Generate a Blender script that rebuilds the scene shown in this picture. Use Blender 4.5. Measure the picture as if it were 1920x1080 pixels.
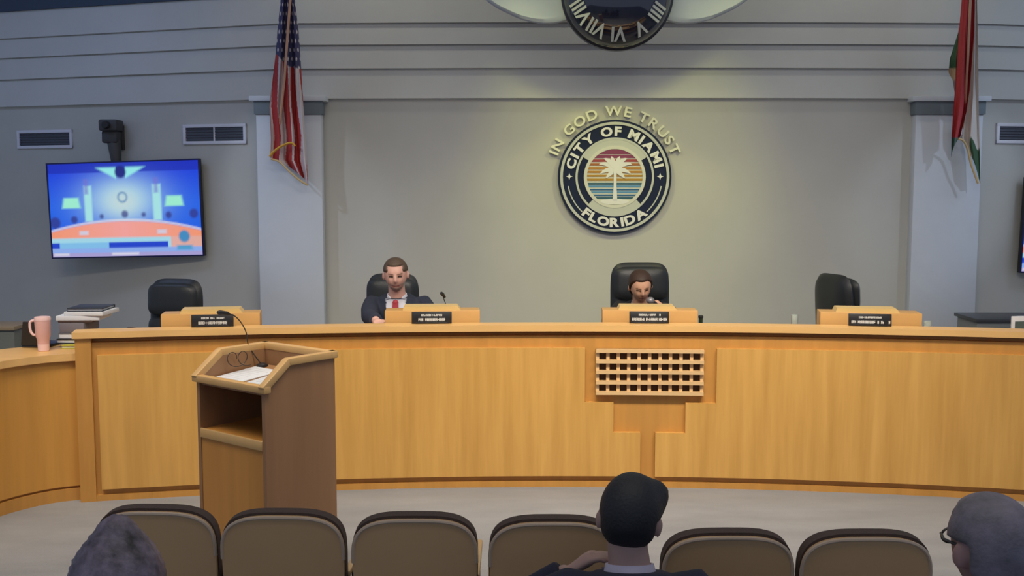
import bpy, bmesh, math, random
from mathutils import Vector, Matrix, Euler
import numpy as np

for o in list(bpy.data.objects):
    bpy.data.objects.remove(o, do_unlink=True)
S = bpy.context.scene
COL = S.collection
random.seed(4)
PI = math.pi
R = math.radians

# ------------------------------------------------------------------ camera
FPX, CAM_H, PITCH = 2000.0, 1.924, R(5.43)
cam_data = bpy.data.cameras.new('camera')
cam_data.sensor_fit = 'HORIZONTAL'
cam_data.sensor_width = 36.0
cam_data.lens = FPX / 1920.0 * 36.0
cam_data.clip_start = 0.05
cam_data.clip_end = 100
cam = bpy.data.objects.new('camera', cam_data)
COL.objects.link(cam)
cam.location = (0, 0, CAM_H)
cam.rotation_euler = (PI / 2 - PITCH, 0, 0)
S.camera = cam

# ------------------------------------------------------------------ light
w = bpy.data.worlds.new('world')
S.world = w
w.use_nodes = True
wb = w.node_tree.nodes['Background']
wb.inputs[0].default_value = (0.62, 0.74, 1.0, 1)
wb.inputs[1].default_value = 0.40

S.view_settings.view_transform = 'Standard'
S.view_settings.look = 'None'
S.view_settings.gamma = 1.0
S.view_settings.use_curve_mapping = False
S.view_settings.exposure = 0.0


def lamp(kind, name, loc, target, energy, color, **kw):
    l = bpy.data.lights.new(name, kind)
    l.energy = energy
    l.color = color
    for k, v in kw.items():
        setattr(l, k, v)
    o = bpy.data.objects.new(name, l)
    COL.objects.link(o)
    o.location = loc
    d = Vector(target) - Vector(loc)
    o.rotation_euler = d.to_track_quat('-Z', 'Y').to_euler()
    return o


WARM = (1.0, 0.90, 0.76)
NEUT = (1.0, 0.96, 0.90)
COOL = (0.70, 0.82, 1.0)
# ceiling downlight rows over the well in front of the dais
lamp('AREA', 'ceiling_light_row', (1.1, 3.9, 4.25), (1.1, 6.6, 0.55), 71, WARM, shape='RECTANGLE', size=3.6, size_y=0.4, spread=R(88))
lamp('AREA', 'ceiling_light_row', (-2.8, 4.3, 4.25), (-2.8, 6.3, 0.4), 38, WARM, shape='RECTANGLE', size=2.2, size_y=0.4, spread=R(95))
lamp('AREA', 'ceiling_light_row', (0.3, 2.4, 4.25), (0.3, 2.9, 0.0), 40, NEUT, shape='RECTANGLE', size=6.0, size_y=0.5)
# two washers crossing on the wall behind the seal
lamp('SPOT', 'wall_washer', (-0.5, 7.6, 4.3), (1.05, 9.95, 1.55), 120, (1.0, 0.99, 0.24), spot_size=R(54), spot_blend=1.0, shadow_soft_size=0.15)
lamp('SPOT', 'wall_washer', (2.5, 7.6, 4.3), (0.95, 9.95, 1.55), 120, (1.0, 0.99, 0.24), spot_size=R(54), spot_blend=1.0, shadow_soft_size=0.15)
# spots aimed at the two pilasters and their flags
lamp('SPOT', 'pilaster_spot', (-4.4, 6.6, 4.3), (-2.1, 9.9, 1.9), 120, COOL, spot_size=R(21), spot_blend=0.6, shadow_soft_size=0.08)
lamp('SPOT', 'pilaster_spot', (6.4, 6.6, 4.3), (4.1, 9.9, 1.9), 120, COOL, spot_size=R(21), spot_blend=0.6, shadow_soft_size=0.08)
# unseen cool fill lights, added to brighten the two side walls
lamp('AREA', 'side_cool_fill', (-4.6, 8.2, 4.3), (-4.8, 9.6, 1.0), 24, (0.42, 0.58, 1.0), shape='RECTANGLE', size=2.0, size_y=0.8)
lamp('AREA', 'side_cool_fill', (6.2, 8.2, 4.3), (6.3, 9.4, 1.0), 22, (0.60, 0.76, 1.0), shape='RECTANGLE', size=2.0, size_y=0.8)
# added fill light grazing down the siding to brighten it
lamp('AREA', 'siding_fill', (1.0, 9.35, 4.33), (1.0, 9.75, 2.6), 11, (1.0, 0.97, 0.80), shape='RECTANGLE', size=7.0, size_y=0.12)
# downlights over the officials
lamp('AREA', 'dais_downlight', (0.9, 7.4, 4.3), (0.9, 7.5, 1.0), 30, NEUT, shape='RECTANGLE', size=5.5, size_y=0.4)

# ------------------------------------------------------------------ pixel helpers
CF = Vector((0, math.cos(PITCH), -math.sin(PITCH)))
CU = Vector((0, math.sin(PITCH), math.cos(PITCH)))
CR = Vector((1, 0, 0))
CO = Vector((0, 0, CAM_H))


def ray(px, py):
    return CF + CR * ((px - 960) / FPX) + CU * ((540 - py) / FPX)


def W(px, py, Y):
    d = ray(px, py)
    return CO + d * (Y / d.y)


def WZ(px, py, z):
    d = ray(px, py)
    return CO + d * ((z - CAM_H) / d.z)


def proj(p):
    q = Vector(p) - CO
    f = q.dot(CF)
    return 960 + FPX * q.dot(CR) / f, 540 - FPX * q.dot(CU) / f


# ------------------------------------------------------------------ materials
MATS = {}


def mat(name, col, rough=0.6, metal=0.0, var=0.0, vscale=(6, 6, 6), bump=0.0, bscale=80.0, spec=0.5,
        col2=None, emit=None, estr=1.0, trans=0.0, attr=None, coat=0.0):
    if name in MATS:
        return MATS[name]
    m = bpy.data.materials.new(name)
    m.use_nodes = True
    nt = m.node_tree
    b = nt.nodes['Principled BSDF']
    b.inputs['Base Color'].default_value = (*col, 1)
    b.inputs['Roughness'].default_value = rough
    b.inputs['Metallic'].default_value = metal
    b.inputs['Specular IOR Level'].default_value = spec
    if coat:
        b.inputs['Coat Weight'].default_value = coat
    if trans:
        b.inputs['Transmission Weight'].default_value = trans
    if attr:
        a = nt.nodes.new('ShaderNodeAttribute')
        a.attribute_name = attr
        nt.links.new(a.outputs['Color'], b.inputs['Base Color'])
        if emit:
            b.inputs['Base Color'].default_value = (0.02, 0.02, 0.02, 1)
            for l in list(b.inputs['Base Color'].links):
                nt.links.remove(l)
            nt.links.new(a.outputs['Color'], b.inputs['Emission Color'])
            b.inputs['Emission Strength'].default_value = estr
    elif emit:
        b.inputs['Emission Color'].default_value = (*emit, 1)
        b.inputs['Emission Strength'].default_value = estr
    if var or bump:
        tc = nt.nodes.new('ShaderNodeTexCoord')
        mp = nt.nodes.new('ShaderNodeMapping')
        mp.inputs['Scale'].default_value = vscale
        nt.links.new(tc.outputs['Object'], mp.inputs['Vector'])
    if var:
        n = nt.nodes.new('ShaderNodeTexNoise')
        n.inputs['Scale'].default_value = 1.0
        n.inputs['Detail'].default_value = 6
        n.inputs['Roughness'].default_value = 0.6
        nt.links.new(mp.outputs['Vector'], n.inputs['Vector'])
        cr = nt.nodes.new('ShaderNodeValToRGB')
        c2 = col2 or tuple(min(1, c * (1 + var)) for c in col)
        c1 = tuple(c * (1 - var) for c in col)
        cr.color_ramp.elements[0].position = 0.3
        cr.color_ramp.elements[1].position = 0.72
        cr.color_ramp.elements[0].color = (*c1, 1)
        cr.color_ramp.elements[1].color = (*c2, 1)
        nt.links.new(n.outputs['Fac'], cr.inputs['Fac'])
        nt.links.new(cr.outputs['Color'], b.inputs['Base Color'])
    if bump:
        n2 = nt.nodes.new('ShaderNodeTexNoise')
        n2.inputs['Scale'].default_value = bscale
        n2.inputs['Detail'].default_value = 3
        nt.links.new(tc.outputs['Object'], n2.inputs['Vector'])
        bp = nt.nodes.new('ShaderNodeBump')
        bp.inputs['Strength'].default_value = bump
        bp.inputs['Distance'].default_value = 0.01
        nt.links.new(n2.outputs['Fac'], bp.inputs['Height'])
        nt.links.new(bp.outputs['Normal'], b.inputs['Normal'])
    MATS[name] = m
    return m


M_WALL = mat('wall_paint', (0.53, 0.525, 0.49), 0.85, var=0.03, vscale=(2, 2, 2))
M_BOARD = mat('siding_paint', (0.58, 0.585, 0.565), 0.8, var=0.03, vscale=(2, 2, 2))
M_UPPER = mat('upper_band_paint', (0.05, 0.075, 0.12), 0.8)
M_CEIL = mat('ceiling_paint', (0.55, 0.56, 0.58), 0.9)
M_PIL = mat('pilaster_paint', (0.60, 0.645, 0.71), 0.7, var=0.02)
M_PILBAND = mat('pilaster_band_paint', (0.17, 0.21, 0.24), 0.7)
M_PANEL = mat('maple_veneer', (0.60, 0.315, 0.072), 0.42, var=0.10, vscale=(14, 14, 0.9), col2=(0.69, 0.385, 0.10))
M_BODY = mat('maple_frame', (0.53, 0.255, 0.055), 0.45, var=0.1, vscale=(12, 12, 1.0))
M_LEDGE = mat('maple_ledge', (0.74, 0.44, 0.16), 0.38, var=0.08, vscale=(1.5, 12, 12))
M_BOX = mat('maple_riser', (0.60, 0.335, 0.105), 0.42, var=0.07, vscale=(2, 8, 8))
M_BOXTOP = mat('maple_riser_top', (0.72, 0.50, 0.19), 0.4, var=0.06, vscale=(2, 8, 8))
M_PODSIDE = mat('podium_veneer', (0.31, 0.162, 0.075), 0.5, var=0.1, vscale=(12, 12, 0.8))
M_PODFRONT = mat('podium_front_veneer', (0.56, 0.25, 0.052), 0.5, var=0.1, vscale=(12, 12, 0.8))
M_PODTRIM = mat('podium_trim_wood', (0.62, 0.38, 0.15), 0.4, var=0.08, vscale=(6, 6, 6))
M_LOWFRONT = mat('side_desk_veneer', (0.60, 0.29, 0.055), 0.45, var=0.1, vscale=(12, 12, 0.8))
M_CARPET = mat('carpet', (0.262, 0.262, 0.267), 0.95, var=0.12, vscale=(1.3, 3.5, 1), bump=0.35, bscale=140)
M_PLATFORM = mat('platform_carpet', (0.25, 0.24, 0.23), 0.95, var=0.08, bump=0.3, bscale=120)
M_HOLE = mat('grille_backing', (0.05, 0.02, 0.006), 0.8)
M_SLAT = mat('grille_slat_wood', (0.70, 0.46, 0.22), 0.45, var=0.06)
M_LEATHER = mat('black_leather', (0.022, 0.025, 0.028), 0.36, bump=0.15, bscale=220)
M_PLASTIC = mat('black_plastic', (0.016, 0.016, 0.018), 0.4)
M_DARKMETAL = mat('dark_metal', (0.06, 0.06, 0.065), 0.4, metal=0.6)
M_CHROME = mat('chrome', (0.6, 0.6, 0.6), 0.25, metal=1.0)
M_SHELL = mat('seat_shell', (0.60, 0.375, 0.185), 0.6, var=0.05, vscale=(5, 5, 5))
M_EDGE = mat('seat_edge_trim', (0.52, 0.39, 0.28), 0.35)
M_CUSH = mat('seat_cushion', (0.075, 0.05, 0.04), 0.85, bump=0.3, bscale=200)
M_ARM = mat('armrest_wood', (0.72, 0.47, 0.22), 0.4, var=0.06)
M_WHITE = mat('white_paint', (0.8, 0.8, 0.82), 0.55)
M_PAPER = mat('paper', (0.64, 0.66, 0.70), 0.8)
M_VENTF = mat('vent_frame_paint', (0.72, 0.72, 0.80), 0.6)
M_VENTB = mat('vent_dark', (0.10, 0.11, 0.14), 0.7)
M_LETTER = mat('letter_white', (0.80, 0.80, 0.76), 0.5)
M_MOTTO = mat('motto_cream', (0.86, 0.86, 0.66), 0.6)
M_NAVY = mat('seal_navy', (0.016, 0.024, 0.060), 0.6, spec=0.15)
M_CREAM = mat('seal_cream', (0.68, 0.68, 0.58), 0.55)
M_SEALGREY = mat('seal_pale_grey', (0.56, 0.58, 0.52), 0.55)
M_PLATE = mat('nameplate_black', (0.012, 0.011, 0.012), 0.4)
M_DOME = mat('clock_dome', (0.008, 0.010, 0.028), 0.08, spec=0.8, coat=0.6)
M_RIM = mat('clock_rim', (0.012, 0.012, 0.025), 0.3)
M_NUM = mat('clock_numeral', (0.42, 0.45, 0.52), 0.4)
M_PINK = mat('pink_enamel', (0.72, 0.42, 0.38), 0.4)
M_PINKL = mat('pale_pink_enamel', (0.82, 0.56, 0.53), 0.4)
M_GLASS = mat('clear_glass', (0.85, 0.92, 0.88), 0.25, trans=0.75)
M_GOLD = mat('gold_fringe', (0.75, 0.42, 0.06), 0.6)
M_POLE = mat('flagpole_wood', (0.62, 0.36, 0.24), 0.45)

# ------------------------------------------------------------------ mesh builder


class MB:
    def __init__(self):
        self.V = []
        self.F = []

    def add(self, vs, fs, M=None):
        k = len(self.V)
        for v in vs:
            v = Vector(v)
            self.V.append(M @ v if M is not None else v)
        for f in fs:
            self.F.append([i + k for i in f])
        return self

    def box(self, c, s, bev=0.0, M=None, seg=2):
        bm = bmesh.new()
        bmesh.ops.create_cube(bm, size=1.0)
        for v in bm.verts:
            v.co = Vector((v.co.x * s[0], v.co.y * s[1], v.co.z * s[2]))
        if bev:
            bmesh.ops.bevel(bm, geom=bm.edges[:], offset=bev, segments=seg, profile=0.5, affect='EDGES')
        for v in bm.verts:
            v.co += Vector(c)
        bm.verts.index_update()
        self.add([v.co.copy() for v in bm.verts], [[v.index for v in f.verts] for f in bm.faces], M)
        bm.free()
        return self

    def tube(self, pts, rad, n=10, M=None, flat=1.0):
        pts = [Vector(p) for p in pts]
        if not isinstance(rad, (list, tuple)):
            rad = [rad] * len(pts)
        vs, fs = [], []
        up = None
        for i, p in enumerate(pts):
            a = pts[max(i - 1, 0)]
            b = pts[min(i + 1, len(pts) - 1)]
            t = (b - a).normalized()
            if up is None:
                up = Vector((0, 0, 1)) if abs(t.z) < 0.9 else Vector((0, 1, 0))
            s = t.cross(up).normalized()
            u = s.cross(t).normalized()
            up = u
            for j in range(n):
                an = 2 * PI * j / n
                vs.append(p + s * (rad[i] * math.cos(an)) + u * (rad[i] * flat * math.sin(an)))
        for i in range(len(pts) - 1):
            for j in range(n):
                fs.append([i * n + j, i * n + (j + 1) % n, (i + 1) * n + (j + 1) % n, (i + 1) * n + j])
        fs.append(list(range(n))[::-1])
        fs.append([(len(pts) - 1) * n + j for j in range(n)])
        return self.add(vs, fs, M)

    def lathe(self, prof, n=32, M=None, closed=False):
        vs, fs = [], []
        m = len(prof)
        for r, z in prof:
            for j in range(n):
                a = 2 * PI * j / n
                vs.append((r * math.cos(a), r * math.sin(a), z))
        rng = m if closed else m - 1
        for i in range(rng):
            for j in range(n):
                k = (i + 1) % m
                fs.append([i * n + j, i * n + (j + 1) % n, k * n + (j + 1) % n, k * n + j])
        if not closed:
            fs.append(list(range(n))[::-1])
            fs.append([(m - 1) * n + j for j in range(n)])
        return self.add(vs, fs, M)

    def ell(self, c, r, M=None, nu=24, nv=14):
        vs, fs = [], []
        for i in range(nv + 1):
            t = PI * i / nv
            for j in range(nu):
                a = 2 * PI * j / nu
                vs.append((c[0] + r[0] * math.sin(t) * math.cos(a), c[1] + r[1] * math.sin(t) * math.sin(a), c[2] + r[2] * math.cos(t)))
        for i in range(nv):
            for j in range(nu):
                fs.append([i * nu + j, (i + 1) * nu + j, (i + 1) * nu + (j + 1) % nu, i * nu + (j + 1) % nu])
        return self.add(vs, fs, M)

    def prism(self, out, y0, y1, M=None):
        """outline in the x-z plane extruded from y0 to y1"""
        n = len(out)
        vs = [(x, y0, z) for x, z in out] + [(x, y1, z) for x, z in out]
        fs = [list(range(n)), [n + i for i in range(n)][::-1]]
        for i in range(n):
            j = (i + 1) % n
            fs.append([i, n + i, n + j, j])
        return self.add(vs, fs, M)

    def pillow(self, w, h, t, p=4.0, nx=20, nz=20, M=None, q=0.45, curve=0.0):
        """rounded cushion standing in x-z, thickness along y"""
        def grid(sgn):
            g = []
            for i in range(nz + 1):
                for j in range(nx + 1):
                    a = -1 + 2 * j / nx
                    b = -1 + 2 * i / nz
                    # square to superellipse
                    m = max(abs(a), abs(b))
                    if m > 1e-6:
                        L = (abs(a) ** p + abs(b) ** p) ** (1 / p)
                        k = m / L
                    else:
                        k = 1
                    x, z = a * k, b * k
                    d = max(0.0, 1 - m ** 3) ** q
                    g.append((x * w / 2, sgn * d * t / 2 - curve * x * x, z * h / 2))
            return g
        A, B = grid(-1), grid(1)
        n = nx + 1
        fs = []
        for i in range(nz):
            for j in range(nx):
                a = i * n + j
                fs.append([a, a + 1, a + n + 1, a + n])
                k = len(A)
                fs.append([k + a, k + a + n, k + a + n + 1, k + a + 1])
        return self.add(A + B, fs, M)

    def arc(self, r0, r1, z0, z1, t0, t1, n=None):
        """curved bar around the dais centre DC"""
        n = n or max(1, int(abs(t1 - t0) / 0.006))
        vs, fs = [], []
        for i in range(n + 1):
            t = t0 + (t1 - t0) * i / n
            for r, z in ((r0, z0), (r1, z0), (r1, z1), (r0, z1)):
                vs.append((DC.x + r * math.sin(t), DC.y + r * math.cos(t), z))
        for i in range(n):
            for j in range(4):
                a, b = i * 4 + j, i * 4 + (j + 1) % 4
                fs.append([a, b, b + 4, a + 4])
        fs.append([0, 3, 2, 1])
        fs.append([n * 4 + k for k in range(4)])
        return self.add(vs, fs)

    def build(self, name, m, parent=None, origin=(0, 0, 0), smooth=0.6, loc=None):
        me = bpy.data.meshes.new(name)
        og = Vector(origin)
        me.from_pydata([tuple(v - og) for v in self.V], [], self.F)
        me.validate()
        bm = bmesh.new()
        bm.from_mesh(me)
        bmesh.ops.remove_doubles(bm, verts=bm.verts[:], dist=1e-6)
        bmesh.ops.recalc_face_normals(bm, faces=bm.faces[:])
        bm.to_mesh(me)
        bm.free()
        if smooth:
            me.shade_smooth()
            me.set_sharp_from_angle(angle=smooth)
        me.materials.append(m)
        o = bpy.data.objects.new(name, me)
        COL.objects.link(o)
        if parent is not None:
            o.parent = parent
        elif loc is not None:
            o.location = loc
        elif og.length > 0:
            o.location = og
        return o


def tag(o, label=None, cat=None, group=None, kind=None):
    if label:
        o['label'] = label
    if cat:
        o['category'] = cat
    if group:
        o['group'] = group
    if kind:
        o['kind'] = kind
    return o


def thing(name, label, cat, loc=(0, 0, 0), rz=0.0, group=None):
    o = bpy.data.objects.new(name, None)
    COL.objects.link(o)
    o.location = loc
    o.rotation_euler = (0, 0, rz)
    o.empty_display_size = 0.1
    return tag(o, label, cat, group)


def dup(root, loc, rz, label=None, group=None):
    r = root.copy()
    COL.objects.link(r)
    r.location = loc
    r.rotation_euler = (0, 0, rz)
    if label:
        r['label'] = label
    if group:
        r['group'] = group
    for ch in list(root.children):
        c = ch.copy()
        COL.objects.link(c)
        c.parent = r
        for g in list(ch.children):
            d = g.copy()
            COL.objects.link(d)
            d.parent = c
    return r


def dup_part(o, parent, loc=None):
    c = o.copy()
    COL.objects.link(c)
    c.parent = parent
    if loc is not None:
        c.location = loc
    return c


# ================================================================== SETTING
def wall_pts(lst):
    return [(W(px, 400, Y).x, Y) for px, Y in lst]


def polywall(pts, z0, z1, th, f0=0.0, f1=0.0, m=None):
    """wall along plan points; f0/f1 push the front forward at bottom/top"""
    mb = m or MB()
    vs, fs = [], []
    for x, y in pts:
        vs += [(x, y - f0, z0), (x, y + th, z0), (x, y + th, z1), (x, y - f1, z1)]
    n = len(pts)
    for i in range(n - 1):
        for j in range(4):
            a, b = i * 4 + j, i * 4 + (j + 1) % 4
            fs.append([a, b, b + 4, a + 4])
    fs.append([0, 3, 2, 1])
    fs.append([(n - 1) * 4 + k for k in range(4)])
    return mb.add(vs, fs)


def lerp_pts(a, b, n):
    return [(a[0] + (b[0] - a[0]) * i / n, a[1] + (b[1] - a[1]) * i / n) for i in range(n + 1)]


P_L = wall_pts([(-420, 12.1), (0, 11.05), (540, 9.98)])
P_C = wall_pts([(540, 9.98), (700, 9.955), (900, 9.92), (1150, 9.90), (1400, 9.91), (1600, 9.935), (1780, 9.97)])
P_R = wall_pts([(1780, 9.97), (1850, 10.03), (2050, 10.3), (2400, 10.95)])
LEVELS = [2.718, 2.99, 3.205, 3.40, 3.66]
for nm, pts in (('wall_left', P_L), ('wall_back', P_C), ('wall_right', P_R)):
    wo = tag(polywall(pts, 0.0, 4.4, 0.2).build(nm, M_WALL, smooth=0.3), kind='structure')
    for i in range(4):
        polywall(pts, LEVELS[i] + 0.012, LEVELS[i + 1] + 0.004, 0.002, 0.042, 0.008).build('siding_board', M_BOARD, wo, smooth=0.3)
    polywall(pts, 3.68, 4.38, 0.002, 0.03, 0.03).build('upper_band', M_UPPER, wo, smooth=0.3)

XL, XR = P_L[0][0], P_R[-1][0]
floor = tag(MB().box((0, 5.0, -0.05), (18, 16, 0.1)).build('floor', M_CARPET, smooth=0), kind='structure')
tag(MB().box(((XL + XR) / 2, 6.5, 4.45), (XR - XL + 1.2, 14, 0.1)).build('ceiling', M_CEIL, smooth=0), kind='structure')

# ------------------------------------------------------------------ dais geometry
DR = 13.0
DC = Vector((0.30, 6.71 - DR, 0))


def dp(r, t, z):
    return Vector((DC.x + r * math.sin(t), DC.y + r * math.cos(t), z))


def ang(px, z=0.5, r=DR):
    a, b = -0.5, 0.6
    for _ in range(50):
        m_ = (a + b) / 2
        if proj(dp(r, m_, z))[0] < px:
            a = m_
        else:
            b = m_
    return (a + b) / 2


TH_G = ang(1217)
TH_L = ang(151, 0.6, DR + 0.04)
TH_R = 2 * TH_G - TH_L
LEDGE_Z = 1.05
PLAT_Z = 0.15

# raised platform behind the dais
tag(MB().arc(DR + 0.6, DR + 0.9, 0.0, PLAT_Z, TH_L, TH_R).build('trim_1', M_BODY, smooth=0.3), kind='structure')
pl = MB()
n = 40
vs = []
for i in range(n + 1):
    t = TH_L - 0.02 + (TH_R - TH_L + 0.04) * i / n
    a = dp(DR + 0.9, t, 0)
    yb = 9.88
    vs += [(a.x, a.y, 0.0), (a.x, yb, 0.0), (a.x, yb, PLAT_Z), (a.x, a.y, PLAT_Z)]
fs = []
for i in range(n):
    for j in range(4):
        A, B = i * 4 + j, i * 4 + (j + 1) % 4
        fs.append([A, B, B + 4, A + 4])
fs += [[0, 3, 2, 1], [n * 4 + k for k in range(4)]]
pl.add(vs, fs)
tag(pl.build('floor_platform', M_PLATFORM, smooth=0.3), kind='structure')

# ------------------------------------------------------------------ pilasters


def pilaster(px0, px1, Yf, label):
    a = W(px0, 400, Yf)
    b = W(px1, 400, Yf)
    cx, wd = (a.x + b.x) / 2, b.x - a.x
    depth = 0.11
    r = thing('pilaster', label, 'column', (cx, Yf + depth / 2, 0.0))
    MB().box((0, 0, 1.29), (wd, depth, 2.58), 0.006).build('shaft', M_PIL, r)
    MB().box((0, -0.005, 2.64), (wd + 0.03, depth + 0.03, 0.12), 0.003).build('capital_band', M_PILBAND, r)
    MB().box((0, -0.01, 2.72), (wd + 0.1, depth + 0.08, 0.045), 0.004).build('cap', M_PIL, r)
    return r


pilaster(484, 605, 9.82, 'pale blue-white pilaster behind the stars-and-stripes flag')
pilaster(1711, 1836, 9.85, 'pale blue-white pilaster behind the red, white and green flag')

# ================================================================== DAIS
org = dp(DR, TH_G, 0)
dais = thing('council_dais', 'long curved maple council dais with grille and stepped recess', 'dais', org)
MB().arc(DR + 0.065, DR + 0.10, LEDGE_Z - 0.075, LEDGE_Z - 0.038, TH_L, TH_R).build('shadow_gap', M_BODY, dais, org)
MB().arc(DR + 0.022, DR + 0.10, 0.0, LEDGE_Z - 0.070, TH_L, TH_R).build('body', M_BODY, dais, org)
MB().arc(DR + 0.002, DR + 0.06, 0.0, 0.038, TH_L, TH_R).build('base_strip', M_BODY, dais, org)
ZT, Z1, Z2, ZB = 0.905, 0.555, 0.360, 0.075


def panel(segs):
    mb = MB()
    for a, b, z in segs:
        mb.arc(DR - 0.012, DR + 0.024, ZB, z, ang(a), ang(b))
    return mb


panel([(187, 1096, ZT), (1096, 1150, Z1), (1150, 1201, Z2)]).build('front_panel', M_PANEL, dais, org)
pm = MB()
pm.arc(DR - 0.012, DR + 0.024, ZB, Z2, ang(1229), ang(1285))
pm.arc(DR - 0.012, DR + 0.024, ZB, Z1, ang(1285), ang(1342))
pm.arc(DR - 0.012, DR + 0.024, ZB, ZT, ang(1342), 2 * TH_G - ang(187))
pm.build('front_panel', M_PANEL, dais, org)
# end post
MB().arc(DR - 0.002, DR + 0.30, 0.0, LEDGE_Z - 0.039, TH_L - 0.001, TH_L + 0.006).build('end_post', M_BODY, dais, org)
MB().arc(DR - 0.002, DR + 0.30, 0.0, LEDGE_Z - 0.039, TH_R - 0.006, TH_R + 0.001).build('end_post', M_BODY, dais, org)
# lower desk surface behind the ledge, with modesty legs
MB().arc(DR + 0.10, DR + 0.62, 0.87, 0.90, TH_L, TH_R).build('writing_surface', M_LEDGE, dais, org)
for k in range(9):
    t = TH_L + (TH_R - TH_L) * (k + 0.5) / 9
    MB().arc(DR + 0.10, DR + 0.55, 0.0, 0.87, t - 0.0015, t + 0.0015, 1).build('support_panel', M_BODY, dais, org)

# grille: backing + slats proud of the recess
gt0, gt1 = ang(1117, 0.75), ang(1319, 0.75)
gz0, gz1 = 0.607, 0.898
gr = MB().arc(DR + 0.014, DR + 0.0222, gz0, gz1, gt0, gt1).build('speaker_grille', M_HOLE, dais, org)
hb = (gz1 - gz0)
sl_h = 0.021
for i in range(5):
    z = gz0 + (hb - sl_h) * i / 4
    MB().arc(DR - 0.030, DR + 0.015, z, z + sl_h, gt0, gt1).build('slat', M_SLAT, gr, org)
sl_w = (gt1 - gt0) * 0.031
for i in range(11):
    t = gt0 + (gt1 - gt0 - sl_w) * i / 10
    MB().arc(DR - 0.006, DR + 0.0145, gz0 + 0.01, gz1 - 0.01, t, t + sl_w, 1).build('slat', M_SLAT, gr, org)

# the continuous ledge
lt = MB()
lt.arc(DR - 0.020, DR + 0.14, LEDGE_Z - 0.038, LEDGE_Z, TH_L - 0.002, TH_R + 0.002)
ledge = lt.build('dais_ledge', M_LEDGE, origin=dp(DR, TH_G, LEDGE_Z))
tag(ledge, 'continuous light maple ledge running along the top of the curved dais', 'ledge')

# ================================================================== SIDE DESK (lower, left)
fl = [WZ(px, py, 0.0) for px, py in ((158, 936), (120, 940), (83, 946), (40, 956), (0, 968), (-45, 985), (-95, 1008), (-150, 1040), (-210, 1082))]
SD_Z = 0.915


def smooth_pts(p, n=4):
    out = []
    for i in range(len(p) - 1):
        for k in range(n):
            t = k / n
            p0, p1, p2, p3 = p[max(i - 1, 0)], p[i], p[i + 1], p[min(i + 2, len(p) - 1)]
            out.append(0.5 * ((2 * p1) + (p2 - p0) * t + (2 * p0 - 5 * p1 + 4 * p2 - p3) * t * t + (3 * p1 - p0 - 3 * p2 + p3) * t ** 3))
    out.append(p[-1])
    return out


sp = smooth_pts(fl)


def sweep(off0, off1, z0, z1):
    """bar following the side desk front; offsets measured behind the front"""
    mb = MB()
    vs, fs = [], []
    for i, p in enumerate(sp):
        a, b = sp[max(i - 1, 0)], sp[min(i + 1, len(sp) - 1)]
        t = (b - a).normalized()
        nrm = Vector((t.y, -t.x, 0))
        if nrm.y < 0 and nrm.x > 0:
            nrm = -nrm
        if i == 0:
            nrm = Vector((-0.05, 1, 0)).normalized()
        for o_, z in ((off0, z0), (off1, z0), (off1, z1), (off0, z1)):
            q = p + nrm * o_
            vs.append((q.x, q.y, z))
    for i in range(len(sp) - 1):
        for j in range(4):
            a, b = i * 4 + j, i * 4 + (j + 1) % 4
            fs.append([a, b, b + 4, a + 4])
    fs += [[0, 3, 2, 1], [(len(sp) - 1) * 4 + k for k in range(4)]]
    return mb.add(vs, fs)


sdo = fl[0]
sdesk = thing('side_desk', 'lower curved maple clerk desk joining the end of the dais', 'desk', sdo)
sweep(0.0, 0.05, 0.09, SD_Z - 0.044).build('front_panel', M_LOWFRONT, sdesk, sdo)
sweep(0.02, 0.05, 0.0, 0.09).build('kick_recess', M_BODY, sdesk, sdo)
sweep(-0.004, 0.03, 0.0, 0.075).build('base_strip', M_BODY, sdesk, sdo)
sweep(-0.03, 0.42, SD_Z - 0.044, SD_Z).build('worktop', M_LEDGE, sdesk, sdo)

# ================================================================== RISER BOXES + NAMEPLATES


def lettering(w, h, seed, full):
    rnd = random.Random(seed)
    mb = MB()
    for zc, hh, ww in ((h * 0.20, h * 0.16, w * 0.52), (-h * 0.17, h * 0.24, w * (0.66 if not full else 0.86))):
        x = -ww / 2
        while x < ww / 2:
            k = rnd.choice((0.006, 0.008, 0.009))
            if rnd.random() < 0.85:
                mb.box((x + k / 2, 0, zc), (k, 0.001, hh * 0.22))
                mb.box((x + 0.0012, 0, zc), (0.0024, 0.001, hh))
                if rnd.random() < 0.6:
                    mb.box((x + k - 0.0012, 0, zc), (0.0024, 0.001, hh))
                if rnd.random() < 0.6:
                    mb.box((x + k / 2, 0, zc + hh / 2 - 0.0012), (k, 0.001, 0.0024))
                if rnd.random() < 0.6:
                    mb.box((x + k / 2, 0, zc - hh / 2 + 0.0012), (k, 0.001, 0.0024))
            x += k + 0.002
    return mb


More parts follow.
